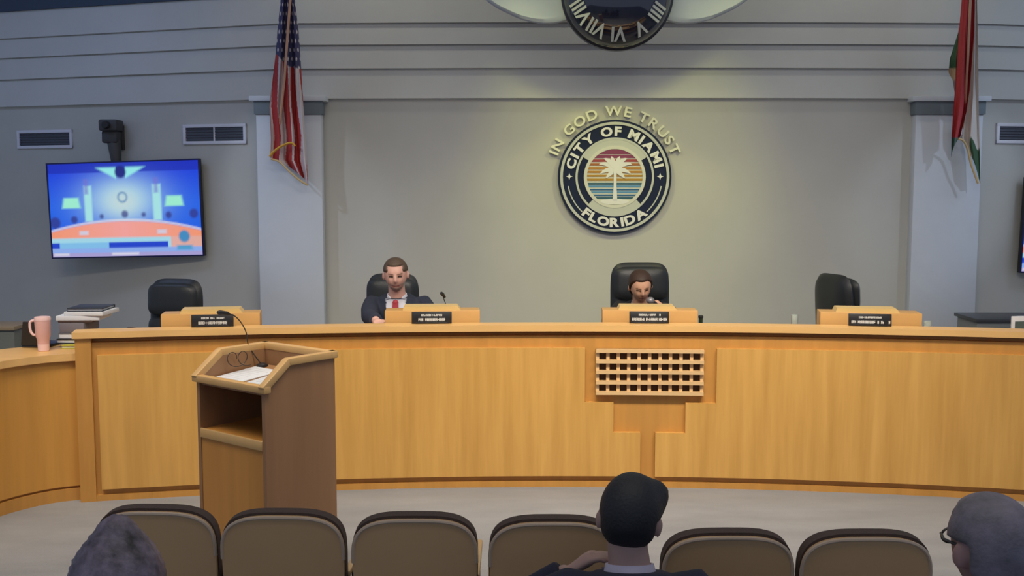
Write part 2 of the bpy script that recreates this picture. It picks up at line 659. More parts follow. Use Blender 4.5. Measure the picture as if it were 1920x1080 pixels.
def riser(px0, px1, tx0, tx1, nx0, nx1, who, seed, full=False):
    t = ang((px0 + px1) / 2, 1.1, DR + 0.18)
    c = dp(DR + 0.18, t, 0.90)
    sc = FPX / (c.y * math.cos(PITCH) + 0.08)
    wd, tw = (px1 - px0) / sc, (tx1 - tx0) / sc
    r = thing('riser_box', 'stepped maple riser box ' + who, 'riser box', c, -t, 'riser boxes along the dais')
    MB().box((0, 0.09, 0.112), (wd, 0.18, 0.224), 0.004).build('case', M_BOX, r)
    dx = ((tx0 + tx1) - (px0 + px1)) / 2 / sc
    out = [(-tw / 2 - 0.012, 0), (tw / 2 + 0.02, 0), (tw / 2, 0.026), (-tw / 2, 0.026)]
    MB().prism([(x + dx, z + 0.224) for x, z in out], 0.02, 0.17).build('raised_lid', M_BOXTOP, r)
    # nameplate on the ledge
    tn = ang((nx0 + nx1) / 2, 1.08, DR + 0.10)
    cn = dp(DR + 0.095, tn, LEDGE_Z)
    nw = (nx1 - nx0) / (FPX / (cn.y * math.cos(PITCH) + 0.08))
    p = thing('nameplate', 'black white-lettered nameplate ' + who, 'nameplate', cn, -tn, 'nameplates on the dais ledge')
    nh = 0.078
    Mt = Matrix.Rotation(R(-6), 4, 'X')
    MB().box((0, 0, nh / 2), (nw, 0.010, nh), 0.003, Mt).build('plate', M_PLATE, p)
    MB().box((0, 0.014, 0.006), (nw * 0.8, 0.05, 0.010), 0.002).build('foot', M_PLATE, p)
    le = lettering(nw, nh, seed, full)
    le.V = [Mt @ (v + Vector((0, -0.0056, nh / 2))) for v in le.V]
    tag(le.build('lettering', M_LETTER, p, smooth=0), kind='stuff')
    return r


riser(305, 485, 342, 447, 360, 437, 'in front of the empty chair by the wall screen', 1)
riser(722, 900, 758, 858, 772, 847, 'in front of the man in a red tie', 2)
riser(1130, 1308, 1163, 1264, 1180, 1254, 'in front of the person speaking into a microphone', 3, True)
riser(1541, 1725, 1573, 1680, 1592, 1670, 'in front of the empty swivelled chair', 4, True)

# ================================================================== EXECUTIVE CHAIRS


def exec_chair(label, px, pytop, Y, rz, width=0.47, group='black executive chairs behind the dais'):
    top = W(px, pytop, Y)
    H = top.z - PLAT_Z
    r = thing('executive_chair', label, 'chair', (top.x, Y, PLAT_Z), rz, group)
    # chair faces local -y (towards the audience); back stands at y=0
    bh = 0.62
    T = Matrix.Translation((0, 0.02, H - bh / 2)) @ Matrix.Rotation(R(-4), 4, 'X')
    MB().pillow(width, bh, 0.13, 5.0, M=T, curve=-0.0).build('backrest', M_LEATHER, r)
    T2 = Matrix.Translation((0, -0.045, H - 0.165)) @ Matrix.Rotation(R(-4), 4, 'X')
    MB().pillow(width * 0.93, 0.27, 0.10, 4.5, M=T2).build('headrest_cushion', M_LEATHER, r)
    T3 = Matrix.Translation((0, -0.045, H - 0.43)) @ Matrix.Rotation(R(-4), 4, 'X')
    MB().pillow(width * 0.95, 0.26, 0.10, 5, M=T3).build('lumbar_cushion', M_LEATHER, r)
    MB().pillow(0.52, 0.50, 0.12, 5, M=Matrix.Translation((0, -0.27, 0.335)) @ Matrix.Rotation(R(90), 4, 'X')).build('seat', M_LEATHER, r)
    MB().box((0, 0.0, 0.42), (0.08, 0.05, 0.34), 0.01).build('back_bracket', M_PLASTIC, r)
    for s in (-1, 1):
        MB().tube([(s * 0.28, -0.05, 0.40), (s * 0.30, -0.06, 0.62), (s * 0.30, -0.2, 0.64), (s * 0.30, -0.38, 0.62), (s * 0.28, -0.34, 0.42)], 0.02, 8).build('armrest', M_PLASTIC, r)
    MB().tube([(0, -0.25, 0.07), (0, -0.25, 0.30)], 0.028, 12).build('column', M_DARKMETAL, r)
    for k in range(5):
        a = 2 * PI * k / 5 + 0.3
        e = Vector((0.28 * math.cos(a), -0.25 + 0.28 * math.sin(a), 0.065))
        MB().tube([(0, -0.25, 0.09), e], [0.026, 0.016], 8).build('leg', M_PLASTIC, r)
        MB().ell((e.x, e.y, 0.026), (0.026, 0.026, 0.026), nu=10, nv=6).build('caster', M_PLASTIC, r)
    return r


exec_chair('empty black leather executive chair below the wall screen', 327, 523, 8.6, R(-10), 0.46)
exec_chair('black leather executive chair behind the man in a red tie', 735, 513, 8.35, R(-6), 0.42)
exec_chair('tall black leather executive chair behind the person at the microphone', 1201, 492, 8.6, R(2), 0.48)
exec_chair('empty black leather executive chair swivelled sideways beside the pilaster', 1571, 513, 8.5, R(111), 0.45)

# ================================================================== LECTERN
PB = Vector((-1.0906, 4.6429, 0))
PHD = 0.6604
PW, PD, PK, ZL, ZH = 0.5188, 0.431, 0.1408, 1.0433, 1.1487
# local frame: origin at front right corner B; x runs from A (x=-PW) to B (x=0); y to the back
lect = thing('lectern', 'wooden lectern with raised rim and open shelf, standing before the dais', 'lectern', PB, -PHD)
th_ = 0.022
side = [(0, 0), (PD, 0), (PD, ZH - 0.02), (PK, ZH - 0.02), (0, ZL - 0.02)]
ROT = Matrix(((0, 1, 0, 0), (1, 0, 0, 0), (0, 0, 1, 0), (0, 0, 0, 1)))  # (y,x,z)->(x,y,z)
for x0, x1 in ((-th_ - 0.012, -0.012), (-PW + 0.012, -PW + 0.012 + th_)):
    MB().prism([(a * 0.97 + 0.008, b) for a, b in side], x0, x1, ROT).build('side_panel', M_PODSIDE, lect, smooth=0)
XA, XB = -PW + 0.012 + th_, -0.012 - th_
XM, XW = (XA + XB) / 2, XB - XA
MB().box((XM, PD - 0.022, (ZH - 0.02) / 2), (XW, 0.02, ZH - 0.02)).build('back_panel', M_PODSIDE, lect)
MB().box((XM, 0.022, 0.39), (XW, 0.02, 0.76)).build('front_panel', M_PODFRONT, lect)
MB().box((XM, 0.20, 0.775), (XW, 0.37, 0.022)).build('shelf', M_PODFRONT, lect)
MB().box((XM, 0.010, 0.770), (XW, 0.014, 0.044), 0.003).build('shelf_edge', M_PODTRIM, lect)
# writing board, sunk below the rim
Tb = Matrix.Translation((XM, 0.205, ZL - 0.022)) @ Matrix.Rotation(R(5), 4, 'X')
MB().box((0, 0, 0), (XW, 0.37, 0.018), 0, Tb).build('reading_board', M_PODSIDE, lect)
# rim
rw, rh = 0.040, 0.034


def rimbar(a, b):
    mb = MB()
    a, b = Vector(a), Vector(b)
    d = (b - a)
    L = d.length
    q = d.to_track_quat('X', 'Z').to_matrix().to_4x4()
    q.translation = (a + b) / 2
    return mb.box((0, 0, 0), (L + 0.012, rw, rh), 0.006, q)


for x in (-0.016, -PW + 0.016):
    rimbar((x, 0.0, ZL - 0.012), (x, PK, ZH - 0.012)).build('rim', M_PODTRIM, lect)
    rimbar((x, PK, ZH - 0.012), (x, PD, ZH - 0.012)).build('rim', M_PODTRIM, lect)
rimbar((-PW, 0.012, ZL - 0.016), (0, 0.012, ZL - 0.016)).build('rim', M_PODTRIM, lect)
rimbar((-PW, PD - 0.016, ZH - 0.012), (0, PD - 0.016, ZH - 0.012)).build('rim', M_PODTRIM, lect)

LM = Matrix.Translation(PB) @ Matrix.Rotation(-PHD, 4, 'Z')
rnd = random.Random(3)
for lbl, ox, oy, oz, rz_ in (('white printed sheet lying towards the open side of the lectern board', 0.112, -0.02, 0.0115, 3), ('white printed sheet lying by the microphone side of the lectern board', -0.112, -0.025, 0.0115, -2)):
    po = MB().box((0, 0, 0), (0.20, 0.28, 0.004), 0.001).build('paper_sheet', M_PAPER)
    po.matrix_world = LM @ Tb @ Matrix.Translation((ox, oy, oz)) @ Matrix.Rotation(R(rz_), 4, 'Z')
    tag(po, lbl, 'paper', 'papers on the lectern')
    tl = MB()
    for k in range(9):
        ww = rnd.uniform(0.08, 0.15)
        tl.box((-0.08 + ww / 2, 0.11 - k * 0.024, 0.0022), (ww, 0.004, 0.0006))
    tag(tl.build('print_lines', mat('print_grey', (0.55, 0.57, 0.6), 0.8), po, smooth=0), kind='stuff')

# gooseneck microphone on the lectern back rim
gm = thing('gooseneck_microphone', 'thin black gooseneck microphone rising from the lectern', 'microphone', LM @ Vector((-PW + 0.075, PD - 0.085, ZL + 0.004)))
go = gm.location
base = go
Yg = go.y
gp = [go, W(467, 650, Yg), W(462, 625, Yg - 0.03), W(454, 608, Yg - 0.07), W(442, 594, Yg - 0.12), W(428, 588, Yg - 0.16)]
MB().tube(smooth_pts(gp, 5), 0.0028, 8).build('gooseneck', M_PLASTIC, gm, go)
MB().tube([W(430, 589, Yg - 0.155), W(426, 587.5, Yg - 0.165), W(412, 586, Yg - 0.20), W(408, 585.8, Yg - 0.21)], [0.006, 0.010, 0.012, 0.007], 10).build('capsule', M_PLASTIC, gm, go)
MB().lathe([(0.028, -0.004), (0.028, 0.006), (0.012, 0.014)], 20, Matrix.Translation(go)).build('base', M_PLASTIC, gm, go)
# coiled lead
cp = []
for k in range(34):
    a = k / 33 * 2 * PI * 1.8
    cp.append(LM @ Vector((-PW + 0.050 + 0.0008 * k, 0.17 + 0.042 * math.cos(a) + 0.0028 * k, ZL + 0.052 + 0.036 * math.sin(a))))
tag(MB().tube(cp, 0.0018, 6).build('cable', M_PLASTIC, origin=cp[0]), 'thin dark cable looped inside the lectern top', 'cable')

# ================================================================== AUDITORIUM SEATS


def back_outline(w, h, rc, n=28):
    pts = [(-w / 2 * 0.97, 0), (w / 2 * 0.97, 0)]
    b = 0.15
    for k in range(n + 1):
        a = PI * k / n
        ca, sa = math.cos(a), math.sin(a)
        pts.append((w / 2 * math.copysign(abs(ca) ** (2 / 3.4), ca), h - b + b * abs(sa) ** (2 / 3.4)))
    return pts


SEAT_H, SEAT_W = 0.85, 0.415


def auditorium_seat(label):
    r = thing('auditorium_seat', label, 'seat', (0, 0, 0), 0, None)
    out = back_outline(SEAT_W, 0.50, 0.10)
    Tl = Matrix.Translation((0, 0, SEAT_H - 0.50)) @ Matrix.Rotation(R(6), 4, 'X')
    # origin: the rear face of the back at its foot; seat faces +y
    MB().prism([(x * 0.985, z - 0.010 * z / 0.5) for x, z in out], 0.0, 0.016, Tl).build('back_shell', M_SHELL, r)
    o2 = [(x, z) for x, z in out]
    MB().prism(o2, 0.016, 0.055, Tl).build('back_cushion', M_CUSH, r)
    edge = [Tl @ Vector((x * 0.978, 0.003, z - 0.014 * z / 0.5)) for x, z in out[2:]]
    MB().tube(edge, 0.0068, 8).build('edge_trim', M_EDGE, r)
    MB().pillow(0.40, 0.42, 0.09, 5, 12, 12, M=Matrix.Translation((0, 0.27, 0.41)) @ Matrix.Rotation(R(90), 4, 'X')).build('seat_pan', M_CUSH, r)
    for s in (-1, 1):
        MB().box((s * 0.201, 0.21, 0.615), (0.022, 0.36, 0.022), 0.006).build('armrest', M_ARM, r)
        MB().box((s * 0.201, 0.12, 0.30), (0.020, 0.06, 0.60), 0.004).build('stand', M_DARKMETAL, r)
        MB().box((s * 0.197, 0.14, 0.010), (0.03, 0.20, 0.02), 0.004).build('foot_plate', M_DARKMETAL, r)
        MB().box((s * 0.197, 0.05, 0.58), (0.026, 0.05, 0.06), 0.004).build('hinge_bracket', M_CHROME, r)
    MB().box((0, 0.09, 0.36), (0.42, 0.03, 0.05), 0.004).build('cross_bar', M_DARKMETAL, r)
    return r


SEAT_LABELS = ['brown auditorium seat at the row end, partly covered by the peaked grey hair',
               'empty brown auditorium seat directly before the lectern',
               'empty brown auditorium seat between the lectern seat and the black-haired man',
               'brown auditorium seat partly covered by the black-haired man',
               'empty brown auditorium seat just past the gap beside the black-haired man',
               'empty brown auditorium seat next to the grey-haired man with glasses']
seats = []
dy_top = 0.50 * math.sin(R(6))
for k, (px, py, rz) in enumerate(((288, 955, -0.05), (527, 963, -0.03), (776, 969, 0.0), (1036, 975, 0.0), (1368, 1001, 0.01), (1629, 1003, 0.01))):
    p = WZ(px, py, SEAT_H)
    if k == 0:
        s0 = auditorium_seat(SEAT_LABELS[0])
        s0['group'] = 'front row of auditorium seats'
        s0.location = (p.x, p.y + dy_top, 0)
        s0.rotation_euler = (0, 0, rz)
    else:
        dup(s0, (p.x, p.y + dy_top, 0), rz, SEAT_LABELS[k])

# ================================================================== WALL THINGS


def vent(px0, py0, px1, py1, Y0, Y1, label, bar):
    a, b = W(px0, (py0 + py1) / 2, Y0), W(px1, (py0 + py1) / 2, Y1)
    d = b - a
    rz = math.atan2(d.y, d.x)
    wd = math.hypot(d.x, d.y)
    ht = (py1 - py0) / FPX * (a.y + b.y) / 2
    c = (a + b) / 2
    r = thing('wall_vent', label, 'vent', c, rz, 'wall vents')
    f = 0.03
    fr = MB()
    for z in (-ht / 2 + f / 2, ht / 2 - f / 2):
        fr.box((0, 0, z), (wd, 0.024, f), 0.002)
    for x in (-wd / 2 + f / 2, wd / 2 - f / 2):
        fr.box((x, 0, 0), (f, 0.0235, ht), 0.002)
    fr.build('frame', M_VENTF, r)
    MB().box((0, 0.008, 0), (wd - f, 0.006, ht - f)).build('backing', M_VENTB, r)
    if bar:
        MB().box((0, 0, 0), (0.014, 0.018, ht - 2 * f)).build('centre_bar', M_VENTF, r)
    for k in range(5):
        z = -ht / 2 + f + (ht - 2 * f) * (k + 0.5) / 5
        MB().box((0, 0, 0), (wd - 2 * f + 0.004, 0.014, 0.004), 0, Matrix.Translation((0, 0.0, z)) @ Matrix.Rotation(R(35), 4, 'X')).build('louvre', M_VENTB, r)


def wall_y(px, pts):
    # depth of the wall front where the ray through px meets the plan polyline
    for i in range(len(pts) - 1):
        (x0, y0), (x1, y1) = pts[i], pts[i + 1]
        lo, hi = 0.0, 1.0
        for _ in range(40):
            m_ = (lo + hi) / 2
            x, y = x0 + (x1 - x0) * m_, y0 + (y1 - y0) * m_
            if proj((x, y, 2.0))[0] < px:
                lo = m_
            else:
                hi = m_
        if 0.0001 < lo < 0.9999:
            return y0 + (y1 - y0) * lo
    return pts[-1][1]


vent(33, 244, 136, 278, wall_y(33, P_L) - 0.015, wall_y(136, P_L) - 0.015, 'white-framed wall vent with an undivided grille near the wall camera', False)
vent(344, 233, 462, 270, wall_y(344, P_L) - 0.015, wall_y(462, P_L) - 0.015, 'white-framed wall vent with a centre bar beside the striped-flag pilaster', True)
vent(1868, 232, 1985, 269, wall_y(1868, P_R) - 0.015, wall_y(1985, P_R) - 0.015, 'white-framed wall vent beside the red-flag pilaster', True)

# ---- wall screens


def screen_colour(u, v):
    """u 0..1 left-right, v 0..1 bottom-top; linear colours of the broadcast picture"""
    def mix(a, b, t):
        t = max(0.0, min(1.0, t))
        return tuple(a[i] + (b[i] - a[i]) * t for i in range(3))

    def soft(d, w):
        return max(0.0, min(1.0, 0.5 - d / w))
    y = 1 - v
    c = mix((0.003, 0.03, 0.80), (0.008, 0.13, 0.92), min(1, y * 2.2))
    g = math.exp(-(((u - 0.49) / 0.25) ** 2 + ((y - 0.40) / 0.26) ** 2))
    c = mix(c, (0.42, 0.72, 0.95), g * 1.15)
    g2 = math.exp(-(((u - 0.49) / 0.11) ** 2 + ((y - 0.42) / 0.14) ** 2))
    c = mix(c, (0.70, 0.85, 0.80), g2 * 0.8)
    if y < 0.10:
        c = mix(c, (0.005, 0.02, 0.5), 0.75)
    # wings at the top
    for s in (-1, 1):
        du = (u - 0.485) * s
        if 0.03 < du < 0.17:
            lim = 0.17 - (du - 0.03) * 0.9
            c = mix(c, (0.35, 0.95, 0.95), soft(y - lim, 0.03) * soft(0.05 - y, 0.03))
    d = math.hypot((u - 0.485), (y - 0.10) * 0.56) - 0.037
    c = mix(c, (0.01, 0.02, 0.25), soft(d, 0.015))
    # pilasters
    for x0, x1 in ((0.235, 0.285), (0.69, 0.745)):
        dd = max(x0 - u, u - x1, 0.24 - y, y - 0.62)
        c = mix(c, (0.45, 0.90, 0.92), soft(dd, 0.015))
    for xf in (0.25, 0.715):
        dd = max(abs(u - xf) - 0.014, abs(y - 0.25) - 0.08)
        c = mix(c, (0.20, 0.20, 0.75), 0.7 * soft(dd, 0.02))
    # ceiling lamps / side screens
    for xc in (0.145, 0.83):
        k = 0.055 + (y - 0.42) * 0.12
        dd = max(abs(u - xc) - k, abs(y - 0.42) - 0.055)
        c = mix(c, (0.40, 1.0, 0.75), soft(dd, 0.02))
    # seal
    d = abs(math.hypot((u - 0.49), (y - 0.37) * 0.56) - 0.028)
    c = mix(c, (0.20, 0.38, 0.62), soft(d - 0.006, 0.012))
    # people
    for xc, yc, r in ((0.16, 0.60, 0.022), (0.345, 0.57, 0.014), (0.5, 0.55, 0.022), (0.625, 0.56, 0.014), (0.79, 0.57, 0.02), (0.955, 0.56, 0.028), (0.03, 0.63, 0.035)):
        d = math.hypot(u - xc, (y - yc) * 0.56) - r
        c = mix(c, (0.03, 0.03, 0.25), 0.8 * soft(d, 0.015))
    # dais band
    top = 0.625 + 0.28 * (u - 0.49) ** 2 * 1.6
    bot = 0.80
    if y > top - 0.02:
        c = mix(c, mix((1.05, 0.42, 0.38), (1.05, 0.34, 0.14), abs(u - 0.49) * 1.6), soft(top - y, 0.02))
    dd = abs(y - top + 0.012) - 0.012
    c = mix(c, (0.85, 0.85, 0.95), 0.7 * soft(dd, 0.012))
    for xc in (0.22, 0.74):
        dd = max(abs(u - xc) - 0.03, abs(y - 0.745) - 0.022)
        c = mix(c, (0.75, 0.70, 0.85), soft(dd, 0.015))
    if y > 0.79:
        c = mix(c, (0.42, 0.80, 0.95), soft(0.80 - y, 0.02) * (1 if u < 0.80 else 0.25))
    if y > 0.845 and u < 0.78:
        c = mix(c, (0.01, 0.06, 0.70) if (u > 0.38 or u < 0.05) else (0.25, 0.60, 0.95), soft(0.85 - y, 0.015))
    if y > 0.90:
        c = mix(c, (0.30, 0.48, 0.98), soft(0.91 - y, 0.015))
    if y > 0.955:
        c = mix(c, (0.45, 0.40, 0.75), soft(0.96 - y, 0.012))
    dd = max(abs(u - 0.49) - 0.09, abs(y - 0.975) - 0.012)
    c = mix(c, (0.9, 0.9, 1.0), 0.8 * soft(dd, 0.012))
    dd = max(abs(u - 0.06) - 0.05, abs(y - 0.975) - 0.012)
    c = mix(c, (0.9, 0.9, 1.0), 0.8 * soft(dd, 0.012))
    d = math.hypot(u - 0.885, (y - 0.80) * 0.56) - 0.036
    c = mix(c, (0.06, 0.30, 0.62), soft(d, 0.015))
    dd = max(abs(u - 0.885) - 0.05, abs(y - 0.92) - 0.025)
    c = mix(c, (0.10, 0.40, 0.72), soft(dd, 0.02))
    return c


def grid_screen(wd, ht, nx, nz):
    vs, fs, cs = [], [], []
    for i in range(nz + 1):
        for j in range(nx + 1):
            u, v = j / nx, i / nz
            vs.append(((u - 0.5) * wd, 0, (v - 0.5) * ht))
            cs.append(screen_colour(u, v))
    for i in range(nz):
        for j in range(nx):
            a = i * (nx + 1) + j
            fs.append([a, a + 1, a + nx + 2, a + nx + 1])
    return vs, fs, cs


def colour_mesh(name, vs, fs, cs, m, parent=None):
    me = bpy.data.meshes.new(name)
    me.from_pydata([tuple(v) for v in vs], [], fs)
    a = me.color_attributes.new('Col', 'FLOAT_COLOR', 'POINT')
    buf = np.ones((len(vs), 4), dtype=np.float32)
    buf[:, :3] = np.array(cs, dtype=np.float32)
    a.data.foreach_set('color', buf.ravel())
    me.shade_smooth()
    me.materials.append(m)
    o = bpy.data.objects.new(name, me)
    COL.objects.link(o)
    if parent is not None:
        o.parent = parent
    return o


M_SCREEN = mat('screen_picture', (0.02, 0.02, 0.02), 0.3, attr='Col', emit=(1, 1, 1), estr=0.8)
M_BEZEL = mat('tv_bezel', (0.012, 0.014, 0.10), 0.3)


def television(c, wd, ht, rz, roll, label, wall_gap):
    r = thing('television', label, 'television', c, 0, 'wall televisions')
    r.rotation_euler = Euler((0, roll, rz), 'XYZ')
    MB().box((0, 0.03, 0), (wd, 0.045, ht), 0.006).build('case', M_PLASTIC, r)
    b = 0.014
    fr = MB()
    for z in (-ht / 2 + b / 2, ht / 2 - b / 2):
        fr.box((0, 0.004, z), (wd, 0.012, b), 0.002)
    for x in (-wd / 2 + b / 2, wd / 2 - b / 2):
        fr.box((x, 0.004, 0), (b, 0.0118, ht), 0.002)
    fr.build('bezel', M_BEZEL, r)
    vs, fs, cs = grid_screen(wd - 2 * b, ht - 2 * b, 150, 84)
    colour_mesh('screen', [(x, 0.0045, z) for x, y, z in vs], fs, cs, M_SCREEN, r)
    MB().box((0, 0.05 + wall_gap / 2, 0), (0.3, wall_gap, 0.25), 0.01).build('wall_mount', M_DARKMETAL, r)
    return r


tvc = W(233, 392.5, 10.27)
television(tvc, 1.565, 0.925, R(-8), R(-1.5), 'lit wall television showing the council chamber, beside the striped-flag pilaster', 0.26)
tvr = W(1908 + 148, 425, 10.1)
television(tvr, 1.50, 0.90, R(8), R(1.5), 'wall television cut off beyond the red-flag pilaster', 0.18)

# ---- wall camera above the screen
cy = wall_y(222, P_L)
cc = W(222, 262, cy - 0.02)
wc = thing('wall_camera', 'dark grey camera on a bracket above the wall television', 'camera', cc)
M_CAMB = mat('camera_grey', (0.055, 0.055, 0.058), 0.55)
MB().box((0, -0.02, 0.02), (0.13, 0.05, 0.24), 0.008).build('wall_plate', M_CAMB, wc)
MB().box((-0.015, -0.14, 0.13), (0.18, 0.20, 0.11), 0.02).build('camera_head', M_CAMB, wc)
MB().lathe([(0.035, 0.0), (0.04, 0.03), (0.03, 0.05)], 16, Matrix.Translation((-0.02, -0.24, 0.13)) @ Matrix.Rotation(R(90), 4, 'X')).build('lens', M_PLASTIC, wc)
MB().box((-0.02, -0.12, 0.02), (0.15, 0.15, 0.12), 0.02).build('pan_base', M_CAMB, wc)
MB().tube([(0.0, -0.12, -0.02), (0.015, -0.14, -0.10), (0.025, -0.15, -0.19), (0.03, -0.15, -0.24)], [0.065, 0.06, 0.05, 0.05], 12).build('arm', M_CAMB, wc)
MB().box((-0.105, -0.10, 0.06), (0.012, 0.08, 0.09), 0.003).build('side_label', M_VENTF, wc)

# ================================================================== SEAL AND MOTTO


def text_mesh(ch, height, wide=1.12, bold=0.012, depth=0.01):
    cu = bpy.data.curves.new('t', 'FONT')
    cu.body = ch
    cu.size = 1.0
    cu.extrude = 0.5
    cu.offset = bold
    cu.align_x = 'CENTER'
    cu.resolution_u = 4
    o = bpy.data.objects.new('t', cu)
    COL.objects.link(o)
    dg = bpy.context.evaluated_depsgraph_get()
    dg.update()
    me = bpy.data.meshes.new_from_object(o.evaluated_get(dg))
    bpy.data.objects.remove(o, do_unlink=True)
    ys = [v.co.y for v in me.vertices]
    xs = [v.co.x for v in me.vertices]
    k = height / (max(ys) - min(ys))
    cx, cyy = (max(xs) + min(xs)) / 2, (max(ys) + min(ys)) / 2
    for v in me.vertices:
        v.co = Vector(((v.co.x - cx) * k * wide, -v.co.z * depth, (v.co.y - cyy) * k))
    wd = (max(xs) - min(xs)) * k * wide
    return me, wd


_tm = {}


def arc_text(txt, rad, height, mid, parent, m, yfront, depth, bottom=False, gap=0.25, wide=1.12, space=0.6, bold=0.012, name='letter', spread=None):
    """letters around a circle in the local x-z plane; mid is the compass angle of the middle (0 = top)"""
    items = []
    for ch in txt:
        if ch == ' ':
            items.append((None, height * space))
        else:
            key = (ch, round(height, 4), bold, depth, wide)
            if key not in _tm:
                _tm[key] = text_mesh(ch, height, wide, bold, depth)
            items.append((_tm[key][0], _tm[key][1] + height * gap))
    tot = sum(w_ for _, w_ in items) / rad
    f = 1.0 if spread is None else spread / tot
    a = -tot * f / 2
    for me, w_ in items:
        da = w_ / rad * f
        c = a + da / 2
        a += da
        if me is None:
            continue
        if bottom:
            t = mid - c
            rot = t + PI
        else:
            t = mid + c
            rot = t
        o = bpy.data.objects.new(name, me)
        if not me.materials:
            me.materials.append(m)
        COL.objects.link(o)
        o.parent = parent
        o.location = (rad * math.sin(t), yfront, rad * math.cos(t))
        o.rotation_euler = (0, rot, 0)


def ring(r0, r1, y0, y1, a0=0.0, a1=2 * PI, n=72):
    mb = MB()
    full = abs(a1 - a0) > 2 * PI - 1e-4
    vs, fs = [], []
    for i in range(n + (0 if full else 1)):
        a = a0 + (a1 - a0) * i / n
        for r, y in ((r0, y0), (r1, y0), (r1, y1), (r0, y1)):
            vs.append((r * math.sin(a), y, r * math.cos(a)))
    m_ = n if full else n
    tot = len(vs) // 4
    for i in range(m_):
        k = (i + 1) % tot
        for j in range(4):
            fs.append([i * 4 + j, i * 4 + (j + 1) % 4, k * 4 + (j + 1) % 4, k * 4 + j])
    if not full:
        fs += [[0, 3, 2, 1], [(tot - 1) * 4 + k for k in range(4)]]
    return mb.add(vs, fs)


SY = 9.885
sc_ = W(1152, 332, SY)
RS = 105.5 / FPX * SY
seal = thing('city_seal', 'round navy city seal with palm tree mounted on the wall', 'seal', sc_)
disc = [(RS * math.sin(2 * PI * k / 96), RS * math.cos(2 * PI * k / 96)) for k in range(96)]
MB().prism(disc, -0.03, 0.012).build('backing_disc', M_NAVY, seal)
ring(RS * 0.915, RS * 0.962, -0.040, -0.029).build('outer_ring', M_SEALGREY, seal)
ring(RS * 0.655, RS * 0.692, -0.038, -0.029).build('middle_ring', M_SEALGREY, seal)
ring(RS * 0.49, RS * 0.545, -0.040, -0.029).build('inner_ring', M_CREAM, seal)
ring(RS * 0.54, RS * 0.66, -0.036, -0.029, R(-58), R(58), 30).build('pale_crescent', M_SEALGREY, seal)
ring(RS * 0.54, RS * 0.66, -0.036, -0.029, R(180 - 44), R(180 + 44), 30).build('pale_crescent', M_SEALGREY, seal)
ring(RS * 0.825, RS * 0.845, -0.036, -0.029, R(101), R(137), 16).build('side_arc', M_SEALGREY, seal)
ring(RS * 0.825, RS * 0.845, -0.036, -0.029, R(223), R(259), 16).build('side_arc', M_SEALGREY, seal)
for s in (-1, 1):
    st = []
    for k in range(8):
        a = 2 * PI * k / 8
        q = RS * (0.06 if k % 2 == 0 else 0.022)
        st.append((s * RS * 0.80 + q * math.sin(a), RS * 0.01 + q * math.cos(a)))
    MB().prism(st, -0.037, -0.029).build('star', M_LETTER, seal, smooth=0)
inner = [(RS * 0.495 * math.sin(2 * PI * k / 64), RS * 0.495 * math.cos(2 * PI * k / 64)) for k in range(64)]
MB().prism(inner, -0.0335, -0.029).build('inner_disc', M_CREAM, seal)
cols = {'mag': (0.24, 0.035, 0.10), 'red': (0.36, 0.05, 0.05), 'rust': (0.40, 0.13, 0.02), 'orange': (0.48, 0.22, 0.02), 'amber': (0.46, 0.24, 0.015),
        'teal': (0.02, 0.10, 0.15), 'blue': (0.10, 0.28, 0.50), 'deep': (0.02, 0.12, 0.28)}
stripes = [(0.485, 0.40, 'mag'), (0.39, 0.33, 'mag'), (0.31, 0.265, 'red'), (0.24, 0.20, 'rust'), (0.175, 0.135, 'orange'), (0.11, 0.07, 'orange'),
           (0.04, 0.005, 'amber'), (-0.025, -0.065, 'amber'), (-0.10, -0.135, 'teal'), (-0.145, -0.18, 'blue'), (-0.205, -0.235, 'deep'), (-0.25, -0.28, 'blue'),
           (-0.305, -0.335, 'deep'), (-0.35, -0.385, 'teal')]
for z1, z0, cn in stripes:
    pts = []
    rr = RS * 0.488
    n = 6
    for k in range(n + 1):
        z = RS * (z0 + (z1 - z0) * k / n)
        pts.append((math.sqrt(max(1e-8, rr * rr - z * z)), z))
    out = pts + [(-x, z) for x, z in reversed(pts)]
    MB().prism(out, -0.0365, -0.030).build('stripe', mat('seal_' + cn, cols[cn], 0.5), seal, smooth=0)
# palm
tr = [(-0.035, -0.40), (0.045, -0.40), (0.03, -0.15), (0.03, 0.12), (-0.02, 0.12), (-0.02, -0.15)]
MB().prism([(x * RS, z * RS) for x, z in tr], -0.047, -0.030).build('palm_trunk', M_LETTER, seal, smooth=0)
fr_dirs = [(-0.28, 0.10, 0.10), (-0.26, -0.06, 0.07), (-0.16, -0.14, 0.03), (-0.20, 0.20, 0.10), (-0.07, 0.24, 0.06), (0.08, 0.24, 0.06), (0.21, 0.20, 0.10), (0.29, 0.10, 0.10), (0.27, -0.06, 0.07), (0.17, -0.14, 0.03)]
for fi, (dx, dz, lift) in enumerate(fr_dirs):
    P0 = Vector((0.005, 0.12))
    P2 = P0 + Vector((dx, dz))
    P1 = (P0 + P2) / 2 + Vector((0, lift))
    up_, lo_ = [], []
    n = 8
    for k in range(n + 1):
        t = k / n
        q = P0 * (1 - t) ** 2 + P1 * 2 * t * (1 - t) + P2 * t * t
        tg = ((P1 - P0) * (1 - t) + (P2 - P1) * t).normalized()
        nn = Vector((-tg.y, tg.x))
        hw = 0.033 * math.sin(PI * min(1, t * 0.85 + 0.13)) + 0.004
        up_.append(q + nn * hw)
        lo_.append(q - nn * hw)
    out = [(q.x * RS, q.y * RS) for q in up_ + lo_[::-1]]
    MB().prism(out, -0.0405 - 0.0006 * fi, -0.030).build('palm_frond', M_LETTER, seal, smooth=0)
